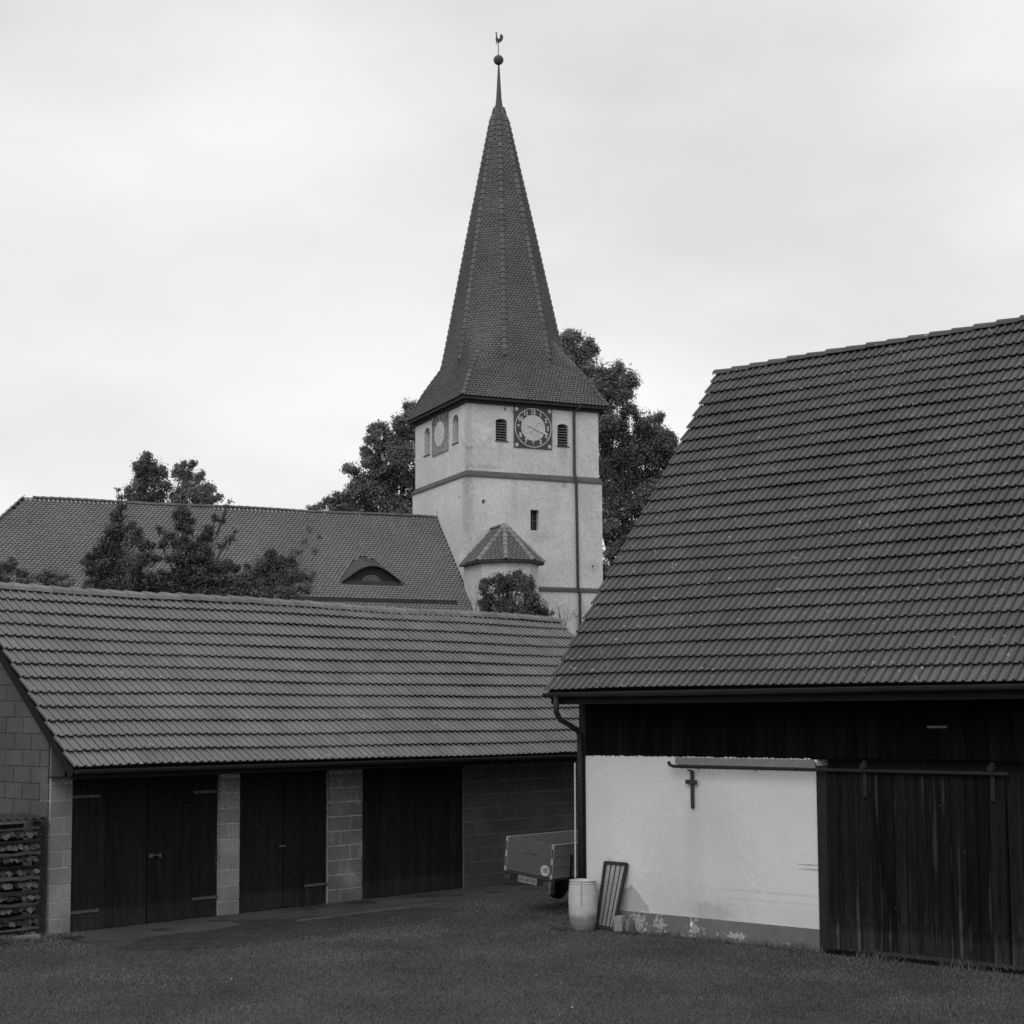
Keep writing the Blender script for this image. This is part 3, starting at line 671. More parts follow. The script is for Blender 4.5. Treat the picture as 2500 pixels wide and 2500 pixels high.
fs = [(12*j+i, 12*j+(i+1)%12, 12*j+12+(i+1)%12, 12*j+12+i) for j in range(len(levels)-1) for i in range(12)]
core.add(vs, fs); spo = core.build('spire_roof', MT['stone_dark'], church)
tm = MB(); TW = .172
for j in range(len(levels)-1):
    A_, B_ = ringpts(levels[j]), ringpts(levels[j+1])
    for i in range(12):
        p0, p1, q0, q1 = A_[i], A_[(i+1)%12], B_[i], B_[(i+1)%12]
        # V-to-V across a cardinal side runs from point 2 of one corner to point 0 of the next
        wd = (p1-p0).length
        if wd < .05: continue
        ex = (p1-p0).normalized(); mid = (p0+p1)/2; up_ = ((q0+q1)/2-mid); L_ = up_.length
        ey = up_-ex*up_.dot(ex)
        if ey.length < 1e-4: continue
        L_ = ey.length; ey.normalize(); ez = ex.cross(ey)
        n = max(1, round(wd/TW)); w_ = wd/n; st = .5 if j % 2 else 0.
        for k in range(n+(1 if st else 0)):
            u = (k+.5-st)*w_
            ww = w_
            if u < w_*.2 or u > wd-w_*.2: ww = w_*.55; u = min(max(u, ww/2), wd-ww/2)
            shield(tm, p0+ex*u+ey*random.uniform(-.006, .006), ex, ey, ez, ww, L_*1.25, .001+R1(), lift=.048+R1(.006))
tm.build('tile_field', MT['tile_spire'], spo, kind='stuff')
hm = cap_tile(.19, .080, .33, 5, .38).mesh('hip_cap', MT['hip_tile'])
def hips(path, me_, parent, step=.29, skip=0):
    s_ = 0; P0 = path[0]
    total = sum((b-a).length for a, b in zip(path, path[1:])); d = 0
    while d < total-step*.5:
        def P_(t):
            for a, b in zip(path, path[1:]):
                l = (b-a).length
                if t <= l: return a+(b-a)*(t/l)
                t -= l
            return path[-1]
        a, b = P_(d), P_(min(total, d+step)); ex = (b-a).normalized()
        c = Vector((CX, CY, a.z)) if parent is spo else HC
        out = (a-c); out.z = 0; out = (out-ex*out.dot(ex)).normalized(); ey = out.cross(ex)
        frame_obj('hip_tile', me_, parent, a-out*.02, ex, ey, out, .02); d += step
for q in range(4):
    for o_ in (0, 2):
        hips([ringpts(z)[3*q+o_] for z in [19.25+i*.6 for i in range(21)]], hm, spo)
    hips([ringpts(z)[3*q+1] for z in [17.15, 17.6, 18.0, 18.4, 18.9, 19.4, 20.2]], hm, spo, .27)
# eaves soffit
ev = MB(); q0 = ringpts(17.12)
e = 3.50; ev.box((CX-e, CY-e, 17.0), (CX+e, CY+e, 17.10)); e2 = 3.28; ev.box((CX-e2, CY-e2, 16.86), (CX+e2, CY+e2, 16.997)); ev.build('spire_eaves', MT['stone_dark'], church)
l0 = lean(31.6)
ld = MB(); ld.lathe([(.25, 31.35), (.17, 31.75), (.13, 32.1), (.035, 33.75), (0, 33.76)], 10, (CX-.245, CY-.06, 0)); ld.build('lead_cap', MT['lead'], church)
bl = MB(); bl.lathe([(.235*sin(pi*i/12), 33.93-.235*cos(pi*i/12)) for i in range(13)], 20, (CX-.255, CY-.065, 0)); bl.lathe([(.236, 33.91), (.247, 33.93), (.236, 33.95)], 20, (CX-.255, CY-.065, 0))
bl.build('orb', MT['lead'], church, smooth=True)
wc = MB(); wcx, wcy = CX-.262, CY-.067
wc.tube([(wcx, wcy, 34.1), (wcx, wcy, 34.85)], .02, 6)
rd = Vector((.92, -.39, 0))                         # the cock faces left in the picture
cock = [(-.10, .0), (-.04, -.03), (.06, -.03), (.14, .02), (.20, .10), (.235, .22), (.20, .33), (.13, .38), (.07, .35), (.09, .27), (.06, .19), (.01, .14), (-.03, .19), (-.05, .30), (-.07, .42), (-.06, .47), (-.10, .50), (-.115, .45), (-.15, .40), (-.105, .38), (-.11, .26), (-.13, .12)]
wc.prism([Vector((wcx, wcy, 34.80))+rd*u+Z*v for u, v in cock], rd.cross(Z)*.03)
wc.prism([Vector((wcx, wcy, 34.68))+rd*u+Z*v for u, v in ((-.13, 0), (-.09, .0), (-.03, .12), (-.06, .12))], rd.cross(Z)*.03)
wc.build('weathercock', MT['iron'], church)

# nave ----------------------------------------------------------------
NX0 = -20.6; RID = Vector((0, 3.40, 12.17)); NA = radians(45.0); HR = -18.0    # the far end is hipped
ny, nz_ = Vector((0, cos(NA), sin(NA))), Vector((0, -sin(NA), cos(NA)))
EY, EZ_ = -3.2, 12.17-6.6                            # eave of the nave roof, below the garage roof in the picture
nw_ = MB(); nw_.box((-22.5, -2.7, 0), (-.05, 9.5, EZ_+.1)); nw_.build('nave_wall', MT['tower'], church)
nr = MB(); hipx = HR-6.6
nr.add([(0, EY, EZ_), (0, 10, EZ_), (0, 3.4, 12.14), (HR, 3.4, 12.14), (hipx, EY, EZ_), (hipx, 10, EZ_)],
       [(0, 2, 3, 4), (1, 5, 3, 2), (4, 3, 5), (0, 1, 2), (0, 4, 5, 1)])
nro = nr.build('nave_roof', MT['stone_dark'], church)
# eyebrow dormers: height of the swept opening over the roof plane
DORM = [(-4.20, 1.45, .72), (-8.2, 1.45, .72)]
DO, DZ0 = 3.30, 8.87                                # plan offset (towards -y) of the front and sill height
yd = RID.y-0-DO                                     # y coordinate of the dormer front in local space (ridge at y=3.4)
def bell(t): return (1-t*t)**1.5 if abs(t) < 1 else 0.
def dorm_top(x, y):
    best = None
    for cx, hw, ht in DORM:
        t = (x-cx)/hw
        if abs(t) < 1 and y >= yd-.02:
            zz = DZ0+.02+ht*bell(t)+(y-yd)*.36
            best = zz if best is None else max(best, zz)
    return best
def plane_z(y): return 12.17-(3.40-y)*tan(NA)
nt_ = MB(); NR = .137; NW = .18
rows = int(hypot(6.6, 6.6)/NR)
for j in range(rows):
    y = EY+.05+ny.y*NR*j; z_ = plane_z(y); 
    if z_ < 6.9: continue
    xl = HR-(3.40-y)*.98; n = int(-xl/NW)
    for k in range(n):
        x = -(k+.5+(.5 if j % 2 else 0))*NW
        d = dorm_top(x, y)
        sk = False
        for cx, hw, ht in DORM:
            if abs(x-cx) < hw and DZ0-.16 < z_ < DZ0+.01 and abs(x-cx) < hw*.9: sk = True
        if sk or (d is not None and d > z_+.02): continue
        if x < xl+.05: continue
        shield(nt_, Vector((x, y, z_))+ny*random.uniform(-.006, .006), X, ny, nz_, NW, NR*1.3, .001+R1(), lift=.048+R1(.006))
nt_.build('tile_field', MT['tile_nave'], nro, kind='stuff')
for cx, hw, ht in DORM:
    dm = MB(); df = MB()
    # dormer roof tiles follow the swept surface
    for j in range(18):
        y = yd-.10+j*.115
        nx = 32
        for k in range(nx):
            x = cx-hw+2*hw*(k+.5+(.5 if j % 2 else 0))/nx
            if abs(x-cx) > hw: continue
            f = lambda x_, y_: DZ0+.02+ht*bell((x_-cx)/hw)+(y_-yd)*.36
            z_ = f(x, y)
            if y > yd+.05 and z_ < plane_z(y)-.02: continue
            if z_ < plane_z(y)-.02: z_ = max(z_, plane_z(y)+.0)
            ex = Vector((.02, 0, f(x+.01, y)-f(x-.01, y))).normalized(); ey = Vector((0, 1, .36)).normalized(); ez = ex.cross(ey).normalized()
            shield(dm, Vector((x, y, z_)), ex, ey, ez, 2*hw/nx/max(.5, ex.x), .16, .001+R1(), lift=.03)
    dmo = dm.build('eyebrow_dormer', MT['tile_spire'], nro)
    n = 24; fr = [(cx-hw*.93+2*hw*.93*i/n) for i in range(n+1)]
    vs = [Vector((x, yd+.14, DZ0-.14)) for x in fr]+[Vector((x, yd+.14, DZ0+.0+ht*bell((x-cx)/hw))) for x in fr]
    df.add(vs, [(i, i+1, n+2+i, n+1+i) for i in range(n)]); df.build('dormer_front', MT['hole'], dmo) if False else df.build('dormer_front', MT['hole'], nro)
    so_ = MB(); so_.box((cx-hw*.92, yd-.02, DZ0-.14), (cx+hw*.88, yd+.12, DZ0-.02)); so_.build('dormer_sill', MT['stone_dark'], nro)
    wn_ = MB(); arc = [(cx+.0+.42*cos(pi*i/10), DZ0+.32*sin(pi*i/10)) for i in range(11)]
    wn_.prism([(x, yd+.115, z_) for x, z_ in arc], Y*.015); wn_.build('dormer_window', MT['pane'], nro)
    mb = MB()
    for a in (25, 58, 90, 122, 155): mb.tube([(cx, yd+.10, DZ0), (cx+.40*cos(radians(a)), yd+.10, DZ0+.31*sin(radians(a)))], .012, 5)
    mb.tube([(x, yd+.10, z_) for x, z_ in arc], .016, 5); mb.build('glazing_bars', MT['slat'], nro)
# ridge, verge, snow guard, hip of the nave
me = cap_tile(.20, .085, .40, 5).mesh('nave_ridge_cap', MT['hip_tile'])
for i in range(int(18/.34)):
    frame_obj('ridge_tile', me, nro, Vector((-(i+1)*.34+.05, 3.40, 12.19+.02*sin(i*.3))), X, Y, Z, .03)
HC = Vector((HR+3, 3.4, 0)); me2 = cap_tile(.20, .085, .36, 5).mesh('nave_hip_cap', MT['ridge_light'])
p0, p1 = Vector((HR-4.2, 3.4-4.2, 12.17-4.2)), Vector((HR, 3.4, 12.2))
hips([p0, p1], me2, nro, .32)
vg = MB(); a = Vector((0, EY, EZ_)); b = Vector((0, 3.40, 12.17)); vg.prism([a+nz_*.03, b+nz_*.03, b-nz_*.12, a-nz_*.12], X*.05); vg.build('verge_board', MT['stone_dark'], nro)
vt = MB(); vt.tube([(.0, 3.40, 12.15), (.0, 3.40, 12.50)], [.03, .01], 6); vt.build('ridge_finial', MT['iron'], nro)
sg = MB(); ys = 3.40-4.22; zs = plane_z(ys)
sg.box((-22, ys-.03, zs+.02), (-.75, ys+.0, zs+.20)); sg.build('snow_guard', MT['stone_dark'], nro)
gb = MB(); gb.add([(-.03, -2.7, 0), (-.03, 9.5, 0), (-.03, 9.5, 5.7), (-.03, 3.4, 11.9), (-.03, -2.7, 5.8)], [(0, 1, 2, 3, 4)]); gb.build('nave_gable_wall', MT['tower'], church)

# stair turret ----------------------------------------------------------
TC = (1.22, -1.45); ap_ = 1.30; tg = tan(radians(22.5))*ap_
pl_ = [(TC[0]-ap_, 0.0), (TC[0]-ap_, TC[1]-tg), (TC[0]-tg, TC[1]-ap_), (TC[0]+tg, TC[1]-ap_), (TC[0]+ap_, TC[1]-tg), (TC[0]+ap_, 0.0)]
tw_ = MB(); tw_.prism([(x, y, 0) for x, y in pl_], Z*9.72); tw_.build('stair_turret', MT['turret'], church)
k_ = (ap_+.24)/ap_; ZTE = 9.76; APX = Vector((TC[0], TC[1], 11.38)); RB = Vector((TC[0], -.02, 11.38))
ee = [Vector((TC[0]+(x-TC[0])*k_, (TC[1]+(y-TC[1])*k_) if y < -.1 else 0, ZTE)) for x, y in pl_]
st = MB(); st.prism([(p.x, p.y, 9.66) for p in ee], Z*.085); st.build('turret_eaves', MT['stone_dark'], church)
tr_ = MB(); vs = ee+[APX-Z*.03, RB-Z*.03]; tr_.add(vs, [(0, 1, 6, 7), (1, 2, 6), (2, 3, 6), (3, 4, 6), (4, 5, 7, 6)]); tro = tr_.build('turret_roof', MT['stone_dark'], church)
HC = Vector((TC[0], TC[1]+.5, 0))
tms = MB(); shield(tms, Vector((0,0,0)), X, Y, Z, .19, .17, 0.); tme = tms.mesh('turret_tile', MT['tile_spire'])
for i, (a, b, ca, cb_) in enumerate([(ee[0], ee[1], RB, APX), (ee[1], ee[2], APX, APX), (ee[2], ee[3], APX, APX), (ee[3], ee[4], APX, APX), (ee[4], ee[5], APX, RB)]):
    ex = (b-a).normalized(); md = (a+b)/2; mt_ = (ca+cb_)/2; up_ = mt_-md; ey = (up_-ex*up_.dot(ex)).normalized(); ez = ex.cross(ey)
    H_ = up_.dot(ey); nrow = int(H_/.145)
    for j in range(nrow):
        t = j*.145/H_; l = a+(ca-a)*t; r_ = b+(cb_-b)*t; wd = (r_-l).dot(ex); n = int(wd/.19)
        for k in range(n):
            u = (wd-n*.19)/2+(k+.5)*.19+(.095 if j % 2 else 0)
            if u > wd-.05: continue
            frame_obj('roof_tile', tme, tro, l+ex*u, ex, ey, ez, .01)
tme2 = cap_tile(.2, .085, .34, 5).mesh('turret_hip_cap', MT['ridge_light'])
for q in ee[1:5]: hips([q, APX+(q-APX)*.02], tme2, tro, .29)
hips([RB+Z*.02, APX+Z*.02], tme2, tro, .29) if False else None
for i in range(5): frame_obj('ridge_tile', tme2, tro, Vector((TC[0], TC[1]+.02+i*.29, 11.36)), Y, -X, Z, .02)

# ------------------------------------------------------------------ yard things
# barrel
bp = Vector((1.045, 24.86, 0)); brl = empty('rain_barrel', bp, 0); tag(brl, 'dirty white plastic rain barrel standing at the corner of the barn', 'barrel')
b = MB(); b.lathe([(0, 0), (.155, 0), (.178, .02), (.203, .12), (.216, .28), (.220, .42), (.217, .56), (.206, .68), (.200, .70), (.193, .72), (.193, .745), (.182, .745), (.185, .70), (.2, .56), (.2, .3), (0, .25)], 32)
b.build('barrel_body', MT['barrel'], brl, smooth=True)
b = MB(); b.lathe([(.197, .695), (.206, .700), (.206, .712), (.197, .717)], 32); b.lathe([(.193, .735), (.204, .738), (.204, .752), (.186, .752), (.186, .74)], 32); b.build('rim', MT['barrel'], brl, smooth=True)
b = MB(); b.lathe([(0, .66), (.19, .66)], 24); b.build('water', MT['pane'], brl)
# leaning glazed frame
bt = [tow(B0, RZB, q) for q in ((-3.91, -.33, .0), (-3.60, -.33, .0))]
def wallpt(px, py, o_=.03):
    nb_ = Matrix.Rotation(RZB, 3, 'Z') @ Vector((0, -1, 0)); Q = B0+nb_*o_; d = at(px, py, 1)-C0; t = (Q-C0).dot(nb_)/d.dot(nb_); return C0+d*t
tl_, tr2 = wallpt(1480, 2104), wallpt(1532, 2108)
def gpt(px, py, z=0): d = at(px, py, 1)-C0; return C0+d*((z-CAMH)/d.z)
bl2, br2 = wallpt(1459, 2264, .15), wallpt(1499, 2272, .15)
fr = empty('leaning_sash', (bl2+br2)/2, 0); tag(fr, 'narrow old wooden window sash leaning against the white barn wall beside the barrel', 'window frame')
o_ = (bl2+br2)/2; A1, A2, A3, A4 = [p-o_ for p in (bl2, br2, tr2, tl_)]
ux = (A2-A1).normalized(); uy = (A4-A1).normalized(); un = ux.cross(uy).normalized()
fb_ = MB(); t_ = .022
def beam(mb, p, q, w_, th_=.035):
    d = (q-p).normalized(); s_ = d.cross(un).normalized(); mb.prism([p-s_*w_/2, p+s_*w_/2, q+s_*w_/2, q-s_*w_/2], un*th_)
beam(fb_, A1, A4, .045); beam(fb_, A2, A3, .045); beam(fb_, A4+(A1-A4)*.012, A3+(A2-A3)*.012, .05, .037); beam(fb_, A1+(A4-A1)*.02, A2+(A3-A2)*.02, .05, .037)
fb_.build('frame', MT['sash'], fr)
for k in (.27, .5, .73):
    sbm = MB(); beam(sbm, A1+(A2-A1)*k+(A4-A1)*.03, A4+(A3-A4)*k+(A1-A4)*.03, .011, .02); sbm.build('glazing_bar', MT['sash'], fr)
for k0, k1 in ((.06, .265), (.275, .495), (.505, .725), (.735, .94)):
    gm = MB(); gm.prism([A1+(A2-A1)*k0+un*.008, A1+(A2-A1)*k1+un*.008, A4+(A3-A4)*k1+un*.008, A4+(A3-A4)*k0+un*.008], un*.003); gm.build('pane', MT['glass'], fr)
# stones and odd pieces at the foot of the wall
def rough_box(name, P, dims, rz, m, j=.12, label='', cat='stone'):
    bm = bmesh.new(); bmesh.ops.create_cube(bm, size=1); bmesh.ops.subdivide_edges(bm, edges=bm.edges[:], cuts=2, use_grid_fill=True)
    for v_ in bm.verts: v_.co = Vector([c*(1-.12*(abs(v_.co.x)+abs(v_.co.y)+abs(v_.co.z)-.5)) for c in v_.co])+Vector([random.uniform(-j, j)*.35 for _ in range(3)])
    for v_ in bm.verts: v_.co = Vector((v_.co.x*dims[0], v_.co.y*dims[1], (v_.co.z+.5)*dims[2]))
    me = bpy.data.meshes.new(name); bm.to_mesh(me); bm.free(); me.materials.append(m); o = link(name, me, None, P); o.rotation_euler = (0, 0, rz); tag(o, label, cat); return o
rough_box('concrete_block', tow(B0, RZB, (-3.39, -.12, 0)), (.16, .14, .24), RZB+.1, MT['block'], label='rough grey concrete block right of the leaning window sash', cat='block')
rough_box('stone', tow(B0, RZB, (-3.23, -.10, 0)), (.09, .12, .21), RZB-.1, MT['stone'], label='narrow upright stone between the block and the peeling plinth', cat='stone')
rough_box('flat_stone', tow(B0, RZB, (-3.12, -.25, -.01)), (.30, .12, .045), RZB-.05, MT['sash'], .05, label='flat dark slab lying in the grass below the peeling plinth', cat='slab')
rough_box('field_stone', tow(B0, RZB, (-4.15, -.62, -.02)), (.20, .16, .09), .4, MT['soil'], label='small low stone in the grass left of the barrel', cat='stone')

# trailer ---------------------------------------------------------------
tlr = empty('trailer', (.53, 27.0, 0), 0); tag(tlr, 'small open aluminium box trailer parked between the outbuilding and the barn', 'trailer')
rr = Matrix.Rotation(radians(90-40), 4, 'Z') @ Matrix.Rotation(radians(5.5), 4, 'X')
tlr.matrix_world = Matrix.Translation((.60, 26.75, .0)) @ rr           # local x forward along its length, y to the left
W_, L_, ZF, HB_ = 1.02, 2.2, .60, .54
b = MB(); b.box((0, 0, ZF-.05), (L_, W_, ZF)); b.build('floor', MT['plank_floor'], tlr)
b = MB(); b.box((-.02, .045, ZF+.0), (.005, W_-.045, ZF+HB_)); tg_ = b.build('tailgate', MT['aluT'], tlr)
for sy, nm in ((0, 'side_panel'), (W_-.025, 'side_panel')):
    b = MB(); b.box((.02, sy, ZF-.02), (L_, sy+.025, ZF+HB_)); 
    for zz_ in (.0, .18, .36, .53): b.box((.02, sy-.006 if sy == 0 else sy+.025, ZF+zz_-.006), (L_, sy if sy == 0 else sy+.031, ZF+zz_+.008))
    b.build(nm, MT['alu'], tlr)
b = MB(); b.box((L_-.025, .03, ZF), (L_, W_-.03, ZF+HB_)); b.build('headboard', MT['alu'], tlr)
for sy in (.0, W_-.045):
    b = MB(); b.box((-.035, sy, ZF-.02), (.03, sy+.045, ZF+HB_)); co_ = b.build('corner_post', MT['alu'], tlr)
    for z_ in (ZF+.06, ZF+.32):
        q = MB(); q.box((-.042, sy+.012, z_), (-.034, sy+.033, z_+.15)); q.build('hinge_slot', MT['black'], co_)
b = MB(); b.box((.42, -.02, ZF-.02), (.45, -.002, ZF+.36)); b.build('side_strut', MT['black'], tlr)
b = MB(); b.box((-.03, .03, ZF-.16), (.03, W_-.03, ZF-.055)); b.build('rear_beam', MT['black'], tlr)
for sy in (.03, W_-.16):
    b = MB(); b.box((-.055, sy, ZF-.15), (-.031, sy+.13, ZF-.07)); b.build('tail_light', MT['iron'], tlr)
b = MB(); b.box((-.06, -.01, ZF-.26), (.04, .05, ZF-.055)); b.build('prop_leg', MT['strap'], tlr)
b = MB(); b.box((-.05, .30, ZF-.155), (-.032, .70, ZF-.055)); npl = b.build('number_plate', MT['ledge'], tlr)
q = link('plate_lettering', text_mesh('plate_lettering', 'LAU BY 423', .085, MT['black'], .001), npl); q.matrix_local = Matrix.Translation((-.052, .50, ZF-.105)) @ Matrix(((0, 0, -1, 0), (-1, 0, 0, 0), (0, 1, 0, 0), (0, 0, 0, 1))) @ Matrix.Diagonal((.86, 1, 1, 1))
b = MB(); n = 24; b.prism([(-.021, .165+.088*cos(2*pi*i/n), ZF+.10+.088*sin(2*pi*i/n)) for i in range(n)], (-.004, 0, 0)); sg_ = b.build('speed_sign', MT['signw'], tlr)
q = link('sign_number', text_mesh('sign_number', '100', .105, MT['black'], .001), sg_); q.matrix_local = Matrix.Translation((-.028, .165, ZF+.10)) @ Matrix(((0, 0, -1, 0), (-1, 0, 0, 0), (0, 1, 0, 0), (0, 0, 0, 1))) @ Matrix.Diagonal((.8, 1.15, 1, 1))
b = MB()
for yy in (.38, .62): b.tube([(-.03, yy, ZF+.34), (-.045, yy, ZF+.34)], .012, 6)
b.box((-.032, .38, ZF+.335), (-.028, .62, ZF+.345)); b.build('tailgate_handle', MT['strap'], tg_)
for sy in (.0, W_-.17):
    w3 = MB(); cxw = 1.35
    vs_ = [(0, 0), (.11, 0), (.13, .02), (.25, .02), (.285, .05), (.285, .12), (.25, .15), (.13, .15), (.11, .14), (0, .14)]
    n = 24; vs = [(cxw+r_*cos(2*pi*i/n), sy+y_, .285+r_*sin(2*pi*i/n)) for r_, y_ in vs_ for i in range(n)]
    w3.add(vs, [(j*n+i, j*n+(i+1)%n, (j+1)*n+(i+1)%n, (j+1)*n+i) for j in range(len(vs_)-1) for i in range(n)]); w3.build('wheel', MT['black'], tlr, smooth=True)
    mg = MB(); n = 10; outer = [(cxw+.36*cos(pi*i/n), .285+.36*sin(pi*i/n)) for i in range(n+1)]; inner = [(cxw+.345*cos(pi*i/n), .285+.345*sin(pi*i/n)) for i in range(n+1)][::-1]
    mg.prism([(x, sy, z_) for x, z_ in outer+inner], (0, .16, 0)); mg.build('mudguard', MT['black'], tlr)
b = MB(); b.tube([(L_, W_/2, ZF-.06), (L_+1.1, W_/2, ZF-.10)], .035, 8); b.tube([(L_+.95, W_/2, ZF-.1), (L_+.95, W_/2, .03)], .025, 8); b.lathe([(.07, 0), (.07, .06), (0, .06)], 10, (L_+.95, W_/2, -.02)); b.build('drawbar', MT['strap'], tlr)

# firewood stack -------------------------------------------------------------
SK0 = -2.6; sky_ = -.10                              # front of the stack in outbuilding coordinates
def gw(x, y, z_): return tow(G0, RZG, (x, y, z_))
rk = empty('firewood_rack', gw(-.55, sky_+.15, 0), RZG); tag(rk, 'dark wooden rack posts holding the firewood stack at the left edge', 'rack')
for x in (0.0, -2.0):
    b = MB(); b.box((x-.05, -.02, 0), (x+.03, .06, 1.70)); b.build('post', MT['sash'], rk)
b = MB(); b.box((-2.0, .30, 0), (-.06, .34, 1.66)); b.build('back_boards', MT['sash'], rk)
cs = MB(); n = 60; vs = []
for i in range(n+1):
    x = -2.15+2.22*i/n; zz_ = .02*sin(i*2*pi/3.75)
    vs += [(x, -.12, zz_), (x, .55, zz_+.05), (x, -.12, zz_-.008), (x, .55, zz_+.042)]
cs.add(vs, [(4*i, 4*i+4, 4*i+5, 4*i+1) for i in range(n)]+[(4*i+2, 4*i+3, 4*i+7, 4*i+6) for i in range(n)]+[(4*i, 4*i+2, 4*i+6, 4*i+4) for i in range(n)])
cso = cs.build('corrugated_sheet', MT['corr'], None, loc=gw(-.55, sky_+.10, 1.755)); cso.rotation_euler = (0, 0, RZG); tag(cso, 'dark corrugated sheet covering the top of the firewood stack', 'roof sheet')
def log_mesh(L, r, kind):
    mb = MB(); n = 4 if kind else 5; pts = []
    for i in range(n):
        a = 2*pi*i/n+random.uniform(-.3, .3); pts.append((r*random.uniform(.75, 1.15)*cos(a), r*random.uniform(.45, .85)*sin(a)))
    mb.prism([(x, 0, z_) for x, z_ in pts], (0, L, 0)); return mb.mesh('firewood_log', MT['log'])
logs = [log_mesh(.33, random.uniform(.05, .075), i % 2) for i in range(9)]
bat = []
for i in range(4):
    mb = MB(); vs = []; n = 9; L_b = 1.2
    for k in range(n):
        x = -L_b*k/(n-1); d = random.uniform(-.010, .010); h2 = .014+R1(.016)
        vs += [(x, -.03, -h2+d), (x, .03, -h2+d), (x, .02, h2*.6+d), (x, -.035, h2+d)]
    mb.add(vs, [(4*k+q, 4*k+(q+1)%4, 4*k+4+(q+1)%4, 4*k+4+q) for k in range(n-1) for q in range(4)]+[(0, 1, 2, 3), (4*n-1, 4*n-2, 4*n-3, 4*n-4)]); bat.append(mb.mesh('split_batten', MT['batten']))
nl = 9
for k in range(nl):
    zb = .07+k*.182
    for q in range(15):
        o = link('firewood_log', logs[random.randrange(9)], None, gw(-.67-q*.098+random.uniform(-.02, .02)+(.04 if k % 2 else 0), sky_+random.uniform(-.03, .05), zb+random.uniform(-.010, .012)))
        o.rotation_euler = (random.uniform(-.03, .03), random.choice((0, pi))+random.uniform(-.5, .5), RZG+random.uniform(-.12, .12))
        tag(o, 'split firewood log lying end on in the stack at the left edge', 'log', 'split logs in the firewood stack')
    for q in range(2):
        o = link('split_batten', bat[random.randrange(4)], None, gw(-.60-q*1.18+random.uniform(-.03, .01), sky_-.01+R1(.03), zb+.088+random.uniform(-.006, .006)))
        o.rotation_euler = (random.uniform(-.4, .4), random.uniform(-.012, .012), RZG); tag(o, 'long split wood rail lying lengthwise between layers of firewood', 'wood rail', 'long rails between the firewood layers')
rough_box('stone_slab', gw(-.85, sky_-.1, -.02), (.42, .15, .11), RZG, MT['stone'], .06, label='pale stone at the foot of the firewood stack', cat='stone')

# ------------------------------------------------------------------ trees and shrubs
def leaves(mb_arr, C_, r, n, size, flat=.0, shell=.35):
    """n leaf sprays scattered through an ellipsoid; most sit toward the outside"""
    d = rng.normal(size=(n, 3)); d /= np.linalg.norm(d, axis=1)[:, None]
    rad = rng.random(n)**shell
    c = np.array(C_)+d*rad[:, None]*np.array(r)
    c += rng.normal(size=(n, 3))*size*.5
    nrm = d*1.2+rng.normal(size=(n, 3))*.55+np.array([0, 0, .35]); nrm /= np.linalg.norm(nrm, axis=1)[:, None]
    t = np.cross(nrm, rng.normal(size=(n, 3))); t /= np.linalg.norm(t, axis=1)[:, None]; b = np.cross(nrm, t)
    s = size*rng.uniform(.6, 1.35, n)[:, None]
    v = np.stack([c-t*s*.5, c+b*s*.30-t*s*.05+nrm*s*.08, c+t*s*.55, c-b*s*.32+t*s*.05+nrm*s*.06], 1).reshape(-1, 3)
    mb_arr.append(v)
def leaf_obj(name, arrs, m, parent, org):
    v = np.concatenate(arrs)-np.array(org); n = len(v)//4
    me = bpy.data.meshes.new(name); me.vertices.add(len(v)); me.vertices.foreach_set('co', v.astype(np.float32).ravel())
    me.loops.add(len(v)); me.loops.foreach_set('vertex_index', np.arange(len(v), dtype=np.int32)); me.polygons.add(n)
    me.polygons.foreach_set('loop_start', np.arange(0, 4*n, 4, dtype=np.int32)); me.update(calc_edges=True)
    a = me.attributes.new('rnd', 'FLOAT', 'FACE'); a.data.foreach_set('value', rng.random(n).astype(np.float32)); me.materials.append(m)
    return link(name, me, parent)
